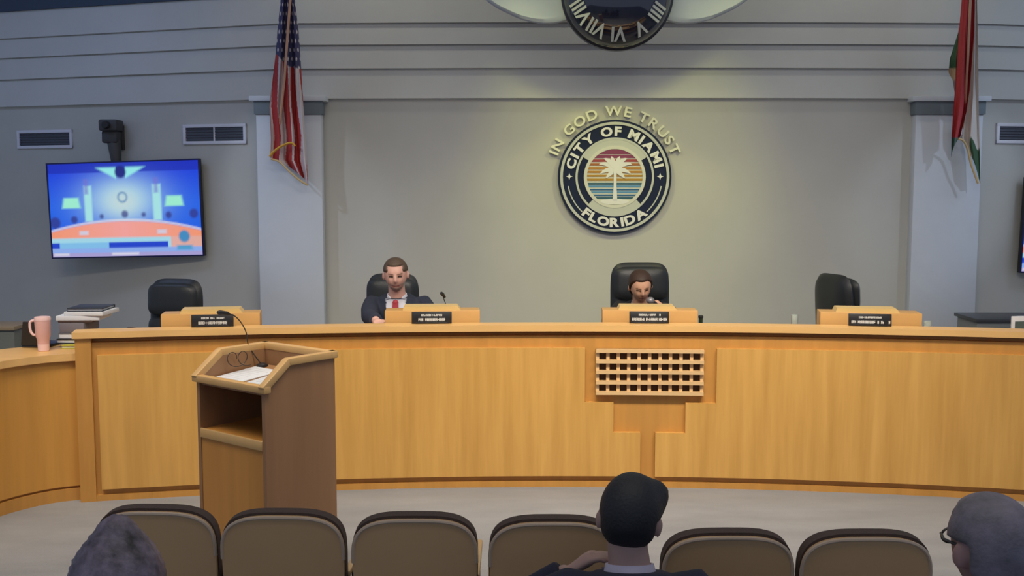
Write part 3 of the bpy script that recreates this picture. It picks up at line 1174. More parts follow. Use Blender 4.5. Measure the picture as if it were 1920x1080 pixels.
sd = [(0.25 * math.cos(2 * PI * k / 32) * RS, (-0.43 + 0.05 * math.sin(2 * PI * k / 32)) * RS) for k in range(32)]
MB().prism(sd, -0.041, -0.030).build('sand_mound', M_LETTER, seal, smooth=0)
arc_text('CITY OF MIAMI', RS * 0.80, RS * 0.165, R(-1), seal, M_LETTER, -0.034, 0.012, spread=R(160), wide=1.2, bold=0.045)
arc_text('FLORIDA', RS * 0.80, RS * 0.165, R(180), seal, M_LETTER, -0.034, 0.012, bottom=True, spread=R(86), wide=1.25, bold=0.045)

motto = thing('motto_lettering', 'raised cream letters arching over the round seal', 'lettering', sc_)
arc_text('IN GOD WE TRUST', RS * 1.155, RS * 0.175, R(0), motto, M_MOTTO, -0.004, 0.03, spread=R(141), wide=1.15, bold=0.02)

# ================================================================== WINGED CLOCK
KY = 9.0
kc = W(1157, -12, KY)
KR = 101.0 / FPX * KY
clock = thing('winged_clock', 'dark domed clock with white numerals and white wings hanging from the ceiling', 'clock', kc)
RX = Matrix.Rotation(R(90), 4, 'X')
prof = [(KR * math.cos(a), KR * 0.62 * math.sin(a)) for a in [R(90 * k / 16) for k in range(16)]] + [(0.002, KR * 0.62)]
MB().lathe([(KR * 0.9, -0.12)] + prof, 64, RX).build('dome', M_DOME, clock)
MB().lathe([(KR * 0.98, -0.05), (KR * 1.025, -0.04), (KR * 1.025, 0.03), (KR * 0.985, 0.045)], 64, RX).build('rim', M_RIM, clock)
for k, tx in enumerate(['XII', 'I', 'II', 'III', 'IIII', 'V', 'VI', 'VII', 'VIII', 'IX', 'X', 'XI']):
    me, wd = text_mesh(tx, KR * 0.29, 0.8, 0.02, 0.012)
    me.materials.append(M_NUM)
    t = 2 * PI * k / 12
    rr = 0.78
    a = math.acos(rr)
    o = bpy.data.objects.new('numeral', me)
    COL.objects.link(o)
    o.parent = clock
    tilt = math.atan2(0.62 * 0.0 + 0.55, 0.62)
    Mx = Matrix.Rotation(t, 4, 'Y') @ Matrix.Translation((0, -KR * 0.62 * math.sin(a) - 0.006, KR * rr)) @ Matrix.Rotation(-R(38), 4, 'X')
    o.matrix_local = Mx
MB().tube([(0, 0.0, KR * 0.98), (0, 0.0, 4.4 - kc.z)], 0.03, 12).build('hanging_rod', M_DARKMETAL, clock)
M_WING = mat('wing_white', (0.40, 0.45, 0.60), 0.5)
wing = [(0.36, -0.20), (0.50, -0.235), (0.64, -0.235), (0.78, -0.205), (0.90, -0.155), (1.00, -0.105), (1.10, -0.035), (1.25, 0.08), (1.5, 0.30), (1.75, 0.55), (1.3, 0.52), (0.9, 0.45), (0.5, 0.38), (0.30, 0.32)]
for s in (-1, 1):
    cx_ = sum(x for x, z in wing) / len(wing)
    cz_ = sum(z for x, z in wing) / len(wing)
    wsm = smooth_pts([Vector((x, z, 0)) for x, z in wing] + [Vector((wing[0][0], wing[0][1], 0))], 3)[:-1]
    wb_ = MB()
    N = len(wsm)
    layers = [(0.90, 0.0), (0.98, 0.02), (1.0, 0.05), (0.98, 0.09), (0.90, 0.11)]
    vs, fs = [], []
    for k_, y_ in layers:
        for q in wsm:
            vs.append((s * (cx_ + (q.x - cx_) * k_), y_, cz_ + (q.y - cz_) * k_))
    for i in range(len(layers) - 1):
        for j in range(N):
            fs.append([i * N + j, i * N + (j + 1) % N, (i + 1) * N + (j + 1) % N, (i + 1) * N + j])
    fs.append(list(range(N)))
    fs.append([(len(layers) - 1) * N + j for j in range(N)][::-1])
    wb_.add(vs, fs)
    wb_.build('wing', M_WING, clock)

# ================================================================== FLAGS
M_FLAG = mat('flag_cloth', (0.5, 0.5, 0.5), 0.75, attr='Col')


def interp(tab, y):
    for i in range(len(tab) - 1):
        if tab[i][0] <= y <= tab[i + 1][0]:
            t = (y - tab[i][0]) / (tab[i + 1][0] - tab[i][0])
            return tab[i][1] + (tab[i + 1][1] - tab[i][1]) * t
    return tab[0][1] if y < tab[0][0] else tab[-1][1]


RED, WHT, BLU = (0.42, 0.035, 0.035), (0.62, 0.56, 0.58), (0.055, 0.055, 0.14)


def hanging_cloth(left, right, bottom, Yc, folds, amp, colour, name, parent, origin, ns=90, nt=240, top=-60):
    vs, fs, cs = [], [], []
    for i in range(nt + 1):
        v = i / nt
        for j in range(ns + 1):
            s = j / ns
            yb = interp(bottom, s)
            py = top + (yb - top) * v
            px = interp(left, py) + (interp(right, py) - interp(left, py)) * s
            f = math.sin(2 * PI * folds * s + 0.6 + 0.8 * math.sin(v * 5)) * amp * (0.5 + 0.5 * v)
            f += math.sin(2 * PI * folds * 2.3 * s + 1.5) * amp * 0.25
            Y = Yc(py) + f
            p = W(px, py, Y)
            vs.append(p - Vector(origin))
            cs.append(colour(s, py, v, f / amp))
    for i in range(nt):
        for j in range(ns):
            a = i * (ns + 1) + j
            fs.append([a, a + 1, a + ns + 2, a + ns + 1])
    return colour_mesh(name, vs, fs, cs, M_FLAG, parent)


def us_colour(s, py, v, f):
    line = 100 + 45 * s if s < 0.55 else 125 + 10 * (s - 0.55)
    if py < line:
        gx, gy = (s * 6.0 + 0.5 * (int(py / 17) % 2)), py / 17.0
        d = math.hypot(gx - round(gx), (gy - math.floor(gy) - 0.5))
        return WHT if d < 0.21 else BLU
    q = s * 5.6 - (py - 150) / 150.0 * 0.9 + (0.7 if s > 0.6 else 0)
    if py > 255:
        q += (py - 255) / 90.0 * 1.2
    return RED if int(math.floor(q)) % 2 == 0 else WHT


def flag_y(py):
    return 9.42 + 0.24 * max(0, min(1, (py + 60) / 330.0))


fo = W(535, 300, 9.66)
uf = thing('flag', 'stars-and-stripes flag hanging in folds from an angled pole', 'flag', fo)
hanging_cloth([(-60, 531), (0, 526), (60, 520), (100, 517), (150, 511), (200, 505), (260, 508), (300, 507), (345, 560)],
              [(-60, 545), (0, 553), (60, 560), (100, 563), (150, 566), (200, 569), (260, 573), (345, 578)],
              [(0, 296), (0.25, 304), (0.5, 322), (0.8, 338), (1.0, 347)],
              flag_y, 3.0, 0.045, us_colour, 'cloth', uf, fo)
p_ = [W(549, -60, 9.22), W(541, 40, 9.34), W(533, 150, 9.48), W(525, 225, 9.60), W(520, 262, 9.70), W(516, 285, 9.82)]
MB().tube(p_, 0.011, 10).build('pole', M_POLE, uf, fo)
MB().lathe([(0.045, 0), (0.045, 0.02), (0.02, 0.04)], 20, Matrix.Translation(W(516, 286, 9.825)) @ Matrix.Rotation(R(90), 4, 'X')).build('bracket', M_GOLD, uf, fo)
fr1 = [W(506, 293, 9.58), W(512, 286, 9.575), W(520, 279, 9.57), W(532, 272, 9.57), (W(546, 268, 9.575)), W(553, 274, 9.58)]
MB().tube(smooth_pts([Vector(q) for q in fr1], 4), 0.020, 8, flat=0.5).build('fringe', M_GOLD, uf, fo)
fr2 = [W(508, 298, 9.60), W(525, 304, 9.60), W(543, 322, 9.60), W(562, 338, 9.61), W(577, 347, 9.63)]
MB().tube(smooth_pts([Vector(q) for q in fr2], 4), 0.009, 8).build('fringe', mat('pale_fringe', (0.62, 0.45, 0.22), 0.6), uf, fo)

GRN, CRM = (0.045, 0.11, 0.05), (0.66, 0.60, 0.55)


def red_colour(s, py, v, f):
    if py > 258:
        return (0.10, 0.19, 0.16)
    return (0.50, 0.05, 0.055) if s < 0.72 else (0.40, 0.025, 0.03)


fo2 = W(1812, 250, 9.66)
rf = thing('flag', 'red, white and green flag hanging furled from an angled pole', 'flag', fo2)
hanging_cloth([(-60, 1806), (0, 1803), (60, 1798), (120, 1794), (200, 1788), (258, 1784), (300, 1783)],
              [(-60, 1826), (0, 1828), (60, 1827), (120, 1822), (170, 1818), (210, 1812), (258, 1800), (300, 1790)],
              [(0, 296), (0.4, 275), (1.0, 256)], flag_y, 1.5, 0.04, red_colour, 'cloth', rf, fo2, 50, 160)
hanging_cloth([(-60, 1826), (0, 1826), (100, 1822), (180, 1816), (258, 1804), (300, 1818), (345, 1832)],
              [(-60, 1828), (0, 1832), (100, 1834), (200, 1835), (285, 1837), (345, 1838)],
              [(0, 280), (0.35, 300), (0.7, 335), (1.0, 345)], lambda py: flag_y(py) + 0.05, 1.4, 0.03,
              lambda s, py, v, f: (GRN if (py > 270 + 12 * math.sin(s * 9) and s > 0.3) else CRM), 'white_fold', rf, fo2, 50, 160)
hanging_cloth([(50, 1798), (60, 1797), (110, 1781), (140, 1778), (190, 1780)],
              [(50, 1806), (60, 1806), (110, 1800), (140, 1798), (190, 1796)],
              [(0, 136), (0.4, 150), (0.7, 185), (1.0, 190)], lambda py: flag_y(py) + 0.07, 1.0, 0.02,
              lambda s, py, v, f: ((0.50, 0.36, 0.22) if 128 < py < 150 else (GRN if py < 140 else (0.20, 0.18, 0.19))), 'green_fold', rf, fo2, 30, 80, top=52)
MB().tube([W(1822, -60, 9.30), W(1817, 60, 9.46), W(1811, 180, 9.62), W(1806, 262, 9.86)], 0.011, 10).build('pole', M_POLE, rf, fo2)
fr3 = [W(1797, 260, 9.63), W(1806, 264, 9.64), W(1814, 278, 9.66), W(1820, 305, 9.67), W(1827, 325, 9.68), W(1834, 344, 9.68)]
MB().tube(smooth_pts([Vector(q) for q in fr3], 4), 0.010, 8).build('fringe', mat('pale_fringe', (0.6, 0.45, 0.2), 0.6), rf, fo2)

# ================================================================== PEOPLE


def remesh(mb, voxel, smooth_n=6, name='tmp'):
    me = bpy.data.meshes.new(name)
    me.from_pydata([tuple(v) for v in mb.V], [], mb.F)
    bm = bmesh.new()
    bm.from_mesh(me)
    bmesh.ops.recalc_face_normals(bm, faces=bm.faces[:])
    bm.to_mesh(me)
    bm.free()
    o = bpy.data.objects.new(name, me)
    COL.objects.link(o)
    m1 = o.modifiers.new('r', 'REMESH')
    m1.mode = 'VOXEL'
    m1.voxel_size = voxel
    if smooth_n:
        m2 = o.modifiers.new('s', 'SMOOTH')
        m2.iterations = smooth_n
        m2.factor = 0.5
    dg = bpy.context.evaluated_depsgraph_get()
    dg.update()
    out = bpy.data.meshes.new_from_object(o.evaluated_get(dg))
    bpy.data.objects.remove(o, do_unlink=True)
    out.shade_smooth()
    return out


def gauss(d, c, s):
    return math.exp(-((d[0] - c[0]) ** 2 + (d[1] - c[1]) ** 2 + (d[2] - c[2]) ** 2) / (s * s))


def head_pt(d):
    dx, dy, dz = d
    x, y, z = 0.076 * dx, 0.096 * dy, 0.118 * dz
    if dz > 0:
        x *= 1 + 0.20 * dz
        y *= 1 + 0.14 * dz
        z *= 1 - 0.05 * dz
    if dz < 0:
        k = -dz
        x *= 1 - 0.26 * k ** 1.6
        y *= (1 - 0.45 * k) if dy < 0 else (1 - 0.06 * k)
    y += 0.026 * gauss(d, (0, 0.98, -0.14), 0.15) + 0.012 * gauss(d, (0, 0.99, 0.06), 0.11)
    for s in (-1, 1):
        y -= 0.010 * gauss(d, (s * 0.36, 0.92, 0.10), 0.17)
        y += 0.006 * gauss(d, (s * 0.30, 0.90, 0.27), 0.17)
        y += 0.004 * gauss(d, (s * 0.48, 0.80, -0.2), 0.25)
    y += 0.006 * gauss(d, (0, 0.90, -0.46), 0.14)
    y += 0.012 * gauss(d, (0, 0.70, -0.75), 0.25)
    return Vector((x, y, z))


def sphere_dirs(nu, nv):
    ds, fs = [], []
    for i in range(nv + 1):
        t = PI * i / nv
        for j in range(nu):
            a = 2 * PI * j / nu
            ds.append((math.sin(t) * math.cos(a), math.sin(t) * math.sin(a), math.cos(t)))
    for i in range(nv):
        for j in range(nu):
            fs.append([i * nu + j, (i + 1) * nu + j, (i + 1) * nu + (j + 1) % nu, i * nu + (j + 1) % nu])
    return ds, fs


RINGS = [(-0.10, 0.12, 0.10), (0.0, 0.170, 0.125), (0.25, 0.155, 0.115), (0.55, 0.175, 0.122), (0.78, 0.190, 0.118), (0.90, 0.165, 0.098), (0.98, 0.085, 0.075)]


def ring_at(t):
    for i in range(len(RINGS) - 1):
        if RINGS[i][0] <= t <= RINGS[i + 1][0]:
            k = (t - RINGS[i][0]) / (RINGS[i + 1][0] - RINGS[i][0])
            return tuple(RINGS[i][j] + (RINGS[i + 1][j] - RINGS[i][j]) * k for j in (1, 2))
    return RINGS[-1][1:] if t > 0.5 else RINGS[0][1:]


def person(label, hip, yaw, lean=8, head=(0, 0, 0), hands=None, skin=(0.5, 0.28, 0.2), hair=None, hair_col=(0.02, 0.02, 0.02),
           coat=None, trousers=None, shirt=None, tie=None, face=None, headfwd=0.03, scale=1.0, hip_floor=0.45, torso_len=0.50, neck=0.10, girth=1.0, hair_noise=0.0, curl='relaxed', head_at=None, hands_w=None):
    lean = R(lean)
    B = Vector((0, 0, 0.09))
    ax = Vector((0, math.sin(lean), math.cos(lean)))
    fw = Vector((0, math.cos(lean), -math.sin(lean)))
    X = Vector((1, 0, 0))

    def spine(t):
        return B + ax * (torso_len * t) + Vector((0, -0.02 * math.sin(PI * max(0, min(1, t))), 0))

    def loft_torso(mb, grow, t0=-0.10, t1=0.98, n=28):
        vs, fs = [], []
        m_ = 16
        for i in range(m_ + 1):
            t = t0 + (t1 - t0) * i / m_
            rx, ry = ring_at(t)
            c = spine(t)
            for j in range(n):
                a = 2 * PI * j / n
                ca, sa = math.cos(a), math.sin(a)
                e = 0.85
                vs.append(c + X * ((rx * girth + grow) * math.copysign(abs(ca) ** e, ca)) + fw * ((ry * girth + grow) * math.copysign(abs(sa) ** e, sa)))
        for i in range(m_):
            for j in range(n):
                fs.append([i * n + j, i * n + (j + 1) % n, (i + 1) * n + (j + 1) % n, (i + 1) * n + j])
        fs += [list(range(n))[::-1], [m_ * n + j for j in range(n)]]
        mb.add(vs, fs)

    N = spine(0.98)
    hc = N + ax * (neck + 0.075) + Vector((0, headfwd, 0.02))
    HM = Matrix.Translation(hc) @ Euler((R(head[0]), R(head[2]), R(head[1])), 'XYZ').to_matrix().to_4x4()
    hands = dict(hands or {})
    if head_at is not None:
        hip = Vector(head_at) - Matrix.Rotation(yaw, 3, 'Z') @ (hc * scale)
    Minv = (Matrix.Translation(hip) @ Matrix.Rotation(yaw, 4, 'Z') @ Matrix.Scale(scale, 4)).inverted()
    for k_, v_ in (hands_w or {}).items():
        hands[k_] = tuple(Minv @ Vector(v_))
    arms = {}
    for s, key in ((-1, 'L'), (1, 'R')):
        sh = spine(0.86) + X * (s * 0.175 * girth)
        tgt = Vector(hands.get(key, (s * 0.16, 0.36, 0.19)))
        la, lb = 0.285, 0.255
        d = tgt - sh
        L = min(d.length, la + lb - 0.005)
        if d.length > L:
            tgt = sh + d.normalized() * L
            d = tgt - sh
        a_ = (la * la - lb * lb + L * L) / (2 * L)
        h_ = math.sqrt(max(0, la * la - a_ * a_))
        hint = Vector((s * 0.9, -0.30, -0.65))
        un = d.normalized()
        hint = (hint - un * hint.dot(un)).normalized()
        el = sh + un * a_ + hint * h_
        arms[key] = (sh, el, tgt, s)

    def arm_tube(mb, grow, to_wrist=1.0, taper=0.0):
        for sh, el, wr, s in arms.values():
            we = el + (wr - el) * to_wrist
            inn = sh - X * (s * 0.08) + Vector((0, 0, -0.02))
            mb.tube([inn, sh, (sh * 2 + el) / 3, el, (el + we) / 2, we], [0.062 + grow, 0.064 + grow, 0.052 + grow, 0.043 + grow, 0.040 + grow, 0.029 + grow + taper], 14)

    legs = []
    for s in (-1, 1):
        legs.append([Vector((s * 0.09, 0.0, 0.07)), Vector((s * 0.11, 0.22, 0.075)), Vector((s * 0.13, 0.42, 0.055)), Vector((s * 0.13, 0.44, -0.16)), Vector((s * 0.13, 0.41, -hip_floor + 0.10))])

    def leg_tube(mb, grow):
        for l in legs:
            mb.tube(l, [0.085 + grow, 0.078 + grow, 0.060 + grow, 0.055 + grow, 0.040 + grow], 14)

    body = MB()
    loft_torso(body, -0.012)
    arm_tube(body, -0.002)
    leg_tube(body, -0.008)
    for l in legs:
        e = l[-1]
        body.ell((e.x, e.y + 0.07, -hip_floor + 0.045), (0.04, 0.12, 0.04), nu=14, nv=8)
    # neck
    body.tube([N - ax * 0.05, N + ax * 0.02, hc + HM.to_3x3() @ Vector((0, -0.02, -0.06))], [0.075, 0.060, 0.056], 18)
    ds, fs = sphere_dirs(44, 32)
    body.add([HM @ head_pt(d) for d in ds], fs)
    for s in (-1, 1):
        Er = HM @ Matrix.Translation((s * 0.083, -0.012, -0.010)) @ Matrix.Rotation(R(-28 * s), 4, 'Z')
        body.ell((0, 0, 0), (0.010, 0.018, 0.030), Er, 14, 10)
    # hands
    for key, (sh, el, wr, s) in arms.items():
        f_ = (wr - el).normalized()
        sd_ = f_.cross(Vector((0, 0, 1)))
        sd_ = sd_.normalized() if sd_.length > 0.1 else X.copy()
        dn = f_.cross(sd_).normalized()
        if dn.z > 0:
            dn = -dn
        inn = -s
        body.tube([wr - f_ * 0.01, wr + f_ * 0.035, wr + f_ * 0.075, wr + f_ * 0.088], [0.026, 0.034, 0.038, 0.030], 14, flat=0.5)
        for k in range(4):
            off = (k - 1.5) * 0.0185
            ln = (0.070, 0.078, 0.073, 0.058)[k]
            c0 = wr + f_ * 0.080 + sd_ * off
            cu = 0.55 if curl == 'relaxed' else 1.3
            pts, q, aa = [c0 - f_ * 0.02, c0], c0, 0.15
            for seg in range(3):
                aa += cu * (0.5 if seg == 0 else 0.6)
                q = q + (f_ * math.cos(aa) + dn * math.sin(aa)) * (ln * (0.42, 0.32, 0.26)[seg])
                pts.append(q)
            body.tube(pts, [0.009, 0.0095, 0.009, 0.0085, 0.007], 8)
        t0 = wr + f_ * 0.025 + sd_ * (0.028 * (1 if sd_.x * inn > 0 else -1))
        td = sd_ * (1 if sd_.x * inn > 0 else -1)
        body.tube([t0 - td * 0.015, t0 + td * 0.012 + f_ * 0.02, t0 + td * 0.022 + f_ * 0.048, t0 + td * 0.020 + f_ * 0.068 + dn * 0.008], [0.012, 0.012, 0.010, 0.008], 8)
    me = remesh(body, 0.0065, 3)
    inv = HM.inverted()
    cs = []
    for v in me.vertices:
        p = inv @ v.co
        c = skin
        if p.length < 0.16 and p.z > -0.125 and abs(p.x) < 0.1:
            if face:
                c = face(p, skin)
        cs.append(c)
    a = me.color_attributes.new('Col', 'FLOAT_COLOR', 'POINT')
    buf = np.ones((len(cs), 4), dtype=np.float32)
    buf[:, :3] = np.array(cs, dtype=np.float32)
    a.data.foreach_set('color', buf.ravel())
    me.materials.clear()
    me.materials.append(mat('skin', (0.5, 0.3, 0.2), 0.55, attr='Col'))
    me.name = 'person'
    root = bpy.data.objects.new('person', me)
    COL.objects.link(root)
    root.location = hip
    root.rotation_euler = (0, 0, yaw)
    root.scale = (scale,) * 3
    tag(root, label, 'person')

    def child(name, me_, m):
        me_.materials.clear()
        me_.materials.append(m)
        o = bpy.data.objects.new(name, me_)
        COL.objects.link(o)
        o.parent = root
        return o
    if coat:
        mb = MB()
        loft_torso(mb, 0.016, -0.10, 1.015)
        arm_tube(mb, 0.013, 0.94, 0.006)
        child('jacket', remesh(mb, 0.0095, 5), coat)
    mb = MB()
    leg_tube(mb, 0.010)
    mb.ell((0, 0.0, 0.075), (0.175, 0.13, 0.09))
    child('trousers', remesh(mb, 0.012, 4), trousers or mat('trouser_cloth', (0.03, 0.03, 0.04), 0.85))
    for l in legs:
        e = l[-1]
        mb = MB()
        mb.ell((e.x, e.y + 0.075, -hip_floor + 0.047), (0.05, 0.14, 0.047), nu=14, nv=8)
        child('shoe', remesh(mb, 0.012, 2), M_PLASTIC)
    if shirt:
        def patch(t0, t1, halfw, grow, name, m):
            vs, fs = [], []
            nt_, na = 14, 10
            for i in range(nt_ + 1):
                t = t0 + (t1 - t0) * i / nt_
                rx, ry = ring_at(t)
                c = spine(t)
                hw = halfw(i / nt_)
                for j in range(na + 1):
                    x = -hw + 2 * hw * j / na
                    rxx = rx * girth + 0.016
                    yy = (ry * girth + 0.016) * math.sqrt(max(0, 1 - (x / rxx) ** 2)) + grow
                    vs.append(c + X * x + fw * (yy + 0.014 * max(0, i / nt_ - 0.6)))
            k = len(vs)
            vs += [v - fw * 0.02 for v in vs]
            n_ = na + 1
            for i in range(nt_):
                for j in range(na):
                    q = i * n_ + j
                    fs.append([q, q + 1, q + n_ + 1, q + n_])
                    fs.append([k + q, k + q + n_, k + q + n_ + 1, k + q + 1])
            for i in range(nt_):
                for q in (i * n_, i * n_ + na):
                    fs.append([q, q + n_, k + q + n_, k + q])
            mb_ = MB().add(vs, fs)
            o = mb_.build(name, m, root, smooth=1.2)
            return o
        patch(0.34, 1.02, lambda u: 0.014 + 0.060 * u ** 0.8, 0.006, 'shirt', shirt)
        cb = MB()
        vs, fs = [], []
        prof = [(-0.02, 0.082, 0.080), (0.010, 0.074, 0.072), (0.034, 0.068, 0.067), (0.034, 0.061, 0.060), (-0.02, 0.066, 0.064)]
        nn_ = 24
        for h__, ra, rb in prof:
            for k in range(nn_):
                an = 2 * PI * k / nn_
                dip = 0.055 * max(0, math.sin(an)) ** 6 if h__ > 0 else 0.03 * max(0, math.sin(an)) ** 6
                vs.append(N + ax * (h__ - dip) + X * (ra * math.cos(an)) + fw * (rb * math.sin(an) + 0.006))
        for i_ in range(len(prof)):
            j_ = (i_ + 1) % len(prof)
            for k in range(nn_):
                fs.append([i_ * nn_ + k, i_ * nn_ + (k + 1) % nn_, j_ * nn_ + (k + 1) % nn_, j_ * nn_ + k])
        cb.add(vs, fs)
        cb.build('collar', shirt, root, smooth=1.2)
        if tie:
            patch(0.36, 1.0, lambda u: 0.040 - 0.022 * u, 0.022, 'tie', tie)
            MB().ell(tuple(spine(0.985) + fw * (0.112)), (0.021, 0.016, 0.022), nu=12, nv=8).build('tie_knot', tie, root)
    if hair:
        ds2, fs2 = sphere_dirs(72, 48)
        rn = random.Random(7)
        vs = []
        for d in ds2:
            th = hair(d)
            if th > 0 and hair_noise:
                th += hair_noise * (math.sin(d[0] * 31 + d[2] * 17) * math.sin(d[1] * 27 + 1.3) + math.sin(d[2] * 43 + d[0] * 9) * 0.6)
            p = head_pt(d)
            if th < 0:
                p = p * 0.9
                p += Vector(d) * 0.0
            else:
                p = p + Vector((d[0], d[1], d[2])) * th
            vs.append(HM @ p)
        hm = MB().add(vs, fs2)
        hm.build('hair', hair_col if not isinstance(hair_col, tuple) else mat('hair_%d' % id(label), hair_col, 0.6, bump=0.25, bscale=120), root, smooth=1.5)
    root['_hm'] = [v for r_ in HM for v in r_]
    return root, HM


def face_colours(brow, beard=None, lip=(0.35, 0.12, 0.10), eye=(0.05, 0.03, 0.025)):
    def f(p, skin):
        x, y, z = p
        c = skin
        if y > 0.03:
            if beard and z < -0.040 and not (abs(x) < 0.022 and -0.068 < z < -0.056):
                k = min(1, (-0.040 - z) / 0.012)
                if abs(x) > 0.05 or z < -0.072 or (z > -0.058):
                    c = tuple(skin[i] + (beard[i] - skin[i]) * 0.8 * k for i in range(3))
            if abs(x) < 0.024 and -0.064 < z < -0.052:
                c = lip
            ex = abs(abs(x) - 0.030)
            if ex < 0.015 and abs(z - 0.011) < 0.006:
                c = eye
            if ex < 0.019 and 0.024 < z < 0.033:
                c = tuple(skin[i] * 0.35 + brow[i] * 0.65 for i in range(3))
            if ex < 0.020 and -0.002 < z < 0.024 and c == skin:
                c = tuple(s_ * 0.8 for s_ in skin)
        return c
    return f


M_SUIT = mat('navy_suit', (0.022, 0.028, 0.050), 0.85, bump=0.2, bscale=300)
M_SHIRT = mat('white_shirt', (0.72, 0.72, 0.80), 0.8)
M_TIE = mat('red_tie', (0.42, 0.04, 0.06), 0.6)
M_ROBE = mat('black_jacket', (0.012, 0.012, 0.014), 0.8)


def hair_short(front=0.52, thick=0.012, side=-0.10):
    def h(d):
        x, y, z = d
        line = front + 0.10 * (1 - min(1, abs(x) / 0.5)) * 0 if y > 0.45 else (front - (0.45 - y) * 0.9)
        line = max(line, side if y > -0.25 else -0.45)
        if y > 0.2 and abs(x) > 0.6:
            line = min(line, 0.35 - 0.3 * (abs(x) - 0.6))
        k = (z - line) / 0.10
        return -1 if k < 0 else thick * min(1, k + 0.25)
    return h


# --- man in navy suit behind the dais
person('man in a navy suit, white shirt and red tie seated at the dais', None, PI, lean=12, head=(-12, 4, 2), head_at=W(742, 515, 7.66),
       hands_w={'R': W(706, 603, 7.18), 'L': W(800, 612, 7.25)}, skin=(0.72, 0.41, 0.33), hair=hair_short(0.66, 0.010, -0.05), hair_col=(0.085, 0.055, 0.035),
       coat=M_SUIT, trousers=M_SUIT, shirt=M_SHIRT, tie=M_TIE, face=face_colours((0.10, 0.06, 0.04), (0.36, 0.27, 0.23)), torso_len=0.48, girth=1.08, headfwd=0.045, neck=0.080, scale=1.04, hip_floor=0.377)

# --- person at the microphone


def hair_bob(d):
    x, y, z = d
    line = 0.66 if y > 0.55 else 0.66 - (0.55 - y) * 1.7
    line = max(line, -0.75)
    k = (z - line) / 0.14
    if k < 0:
        return -1
    return (0.013 + 0.012 * max(0, -y)) * min(1, k + 0.3)


pw, HMw = person('person in a black top leaning towards a hand microphone at the dais', None, PI - 0.12, lean=24, head=(-24, 10, 4), head_at=W(1201, 537, 7.85),
                 hands_w={'L': W(1246, 577, 7.74), 'R': W(1165, 590, 7.5)}, skin=(0.70, 0.39, 0.25), hair=hair_bob, hair_col=(0.045, 0.022, 0.012),
                 coat=M_ROBE, trousers=M_ROBE, shirt=mat('grey_collar', (0.30, 0.24, 0.24), 0.8), face=face_colours((0.06, 0.03, 0.02)), torso_len=0.43, scale=0.98, neck=0.070, girth=0.95, curl='grip', hip_floor=0.43)

# hand microphone near the mouth
m0 = W(1228, 569, 7.70)
m1 = W(1209, 557, 7.66)
hm_ = thing('hand_microphone', 'grey hand microphone held near the mouth behind the dais', 'microphone', m0)
dv = (m1 - m0).normalized()
MB().tube([m0 - dv * 0.10, m0 - dv * 0.02, m0 + dv * 0.02], [0.010, 0.013, 0.017], 12).build('handle', M_DARKMETAL, hm_, m0)
MB().ell(tuple(m0 + dv * 0.045), (0.030, 0.030, 0.027), nu=16, nv=10).build('grille_head', mat('mic_mesh', (0.28, 0.27, 0.28), 0.4, metal=0.5), hm_, m0)

# --- gooseneck microphone beside the man
b0 = W(838, 600, 7.15)
b0.z = 0.90
mm = thing('gooseneck_microphone', 'slim black gooseneck microphone between the man and the wall of the dais', 'microphone', b0)
mm['label'] = 'slim black gooseneck microphone on the dais beside the man in a red tie'
MB().tube(smooth_pts([b0, W(838, 590, 7.14), W(836, 572, 7.12), W(832, 560, 7.09), W(831, 556, 7.07)], 4), 0.003, 8).build('gooseneck', M_PLASTIC, mm, b0)
MB().tube([W(834, 557, 7.07), W(829, 551, 7.04), W(827, 549, 7.03)], [0.008, 0.013, 0.009], 10).build('capsule', M_PLASTIC, mm, b0)
MB().lathe([(0.045, 0.0), (0.045, 0.012), (0.02, 0.022)], 20, Matrix.Translation(b0)).build('base', M_PLASTIC, mm, b0)

# --- audience
SEATED = []


def audience_seat(hip, label, rz=0.0):
    dup(s0, (hip.x, hip.y - 0.225, 0), rz, label, 'occupied auditorium seats')


# man in the middle, seen from behind
def hair_quiff(d):
    x, y, z = d
    line = -0.62 + 0.50 * max(0, y + 0.55) if y < 0.45 else 0.35
    if abs(x) > 0.82 and -0.35 < y < 0.3 and z < 0.12:
        return -1
    k = (z - line) / 0.25
    if k < 0:
        return -1
    t = 0.009 * min(1, k)
    t += 0.040 * gauss(d, (0.72, 0.55, 0.42), 0.40)
    t += 0.010 * gauss(d, (0, 0.1, 1.0), 0.6)
    return t


def place_head(px, py, Y):
    return W(px, py, Y)


pc_, HMc = person('man with short black hair in a navy jacket, seen from behind in the audience', None, 0.0, lean=14, head=(4, -10, 5), head_at=W(1180, 972, 2.84),
       hands_w={'L': W(1066, 1072, 2.92), 'R': W(1330, 1300, 2.9)}, skin=(0.40, 0.25, 0.21), hair=hair_quiff, hair_col=(0.012, 0.013, 0.017),
       coat=mat('dark_navy_jacket', (0.012, 0.014, 0.035), 0.85), shirt=mat('pale_shirt', (0.55, 0.50, 0.60), 0.8), torso_len=0.40, neck=0.064, headfwd=0.0, scale=0.97, hip_floor=0.43)
hip_c = pc_.location
audience_seat(hip_c, 'auditorium seat under the audience member with short black hair')


# person on the left, hair drawn to a point
def hair_cone(d):
    x, y, z = d
    line = -0.9 if y < 0.2 else (-0.9 + (y - 0.2) * 2.2)
    k = (z - line) / 0.2
    if k < 0:
        return -1
    t = 0.014 + 0.018 * (1 - abs(z))
    t += 0.040 * gauss(d, (0.08, -0.15, 1.0), 0.42)
    t += 0.022 * gauss(d, (0.0, -0.7, -0.6), 0.6)
    return t * min(1, k + 0.2)


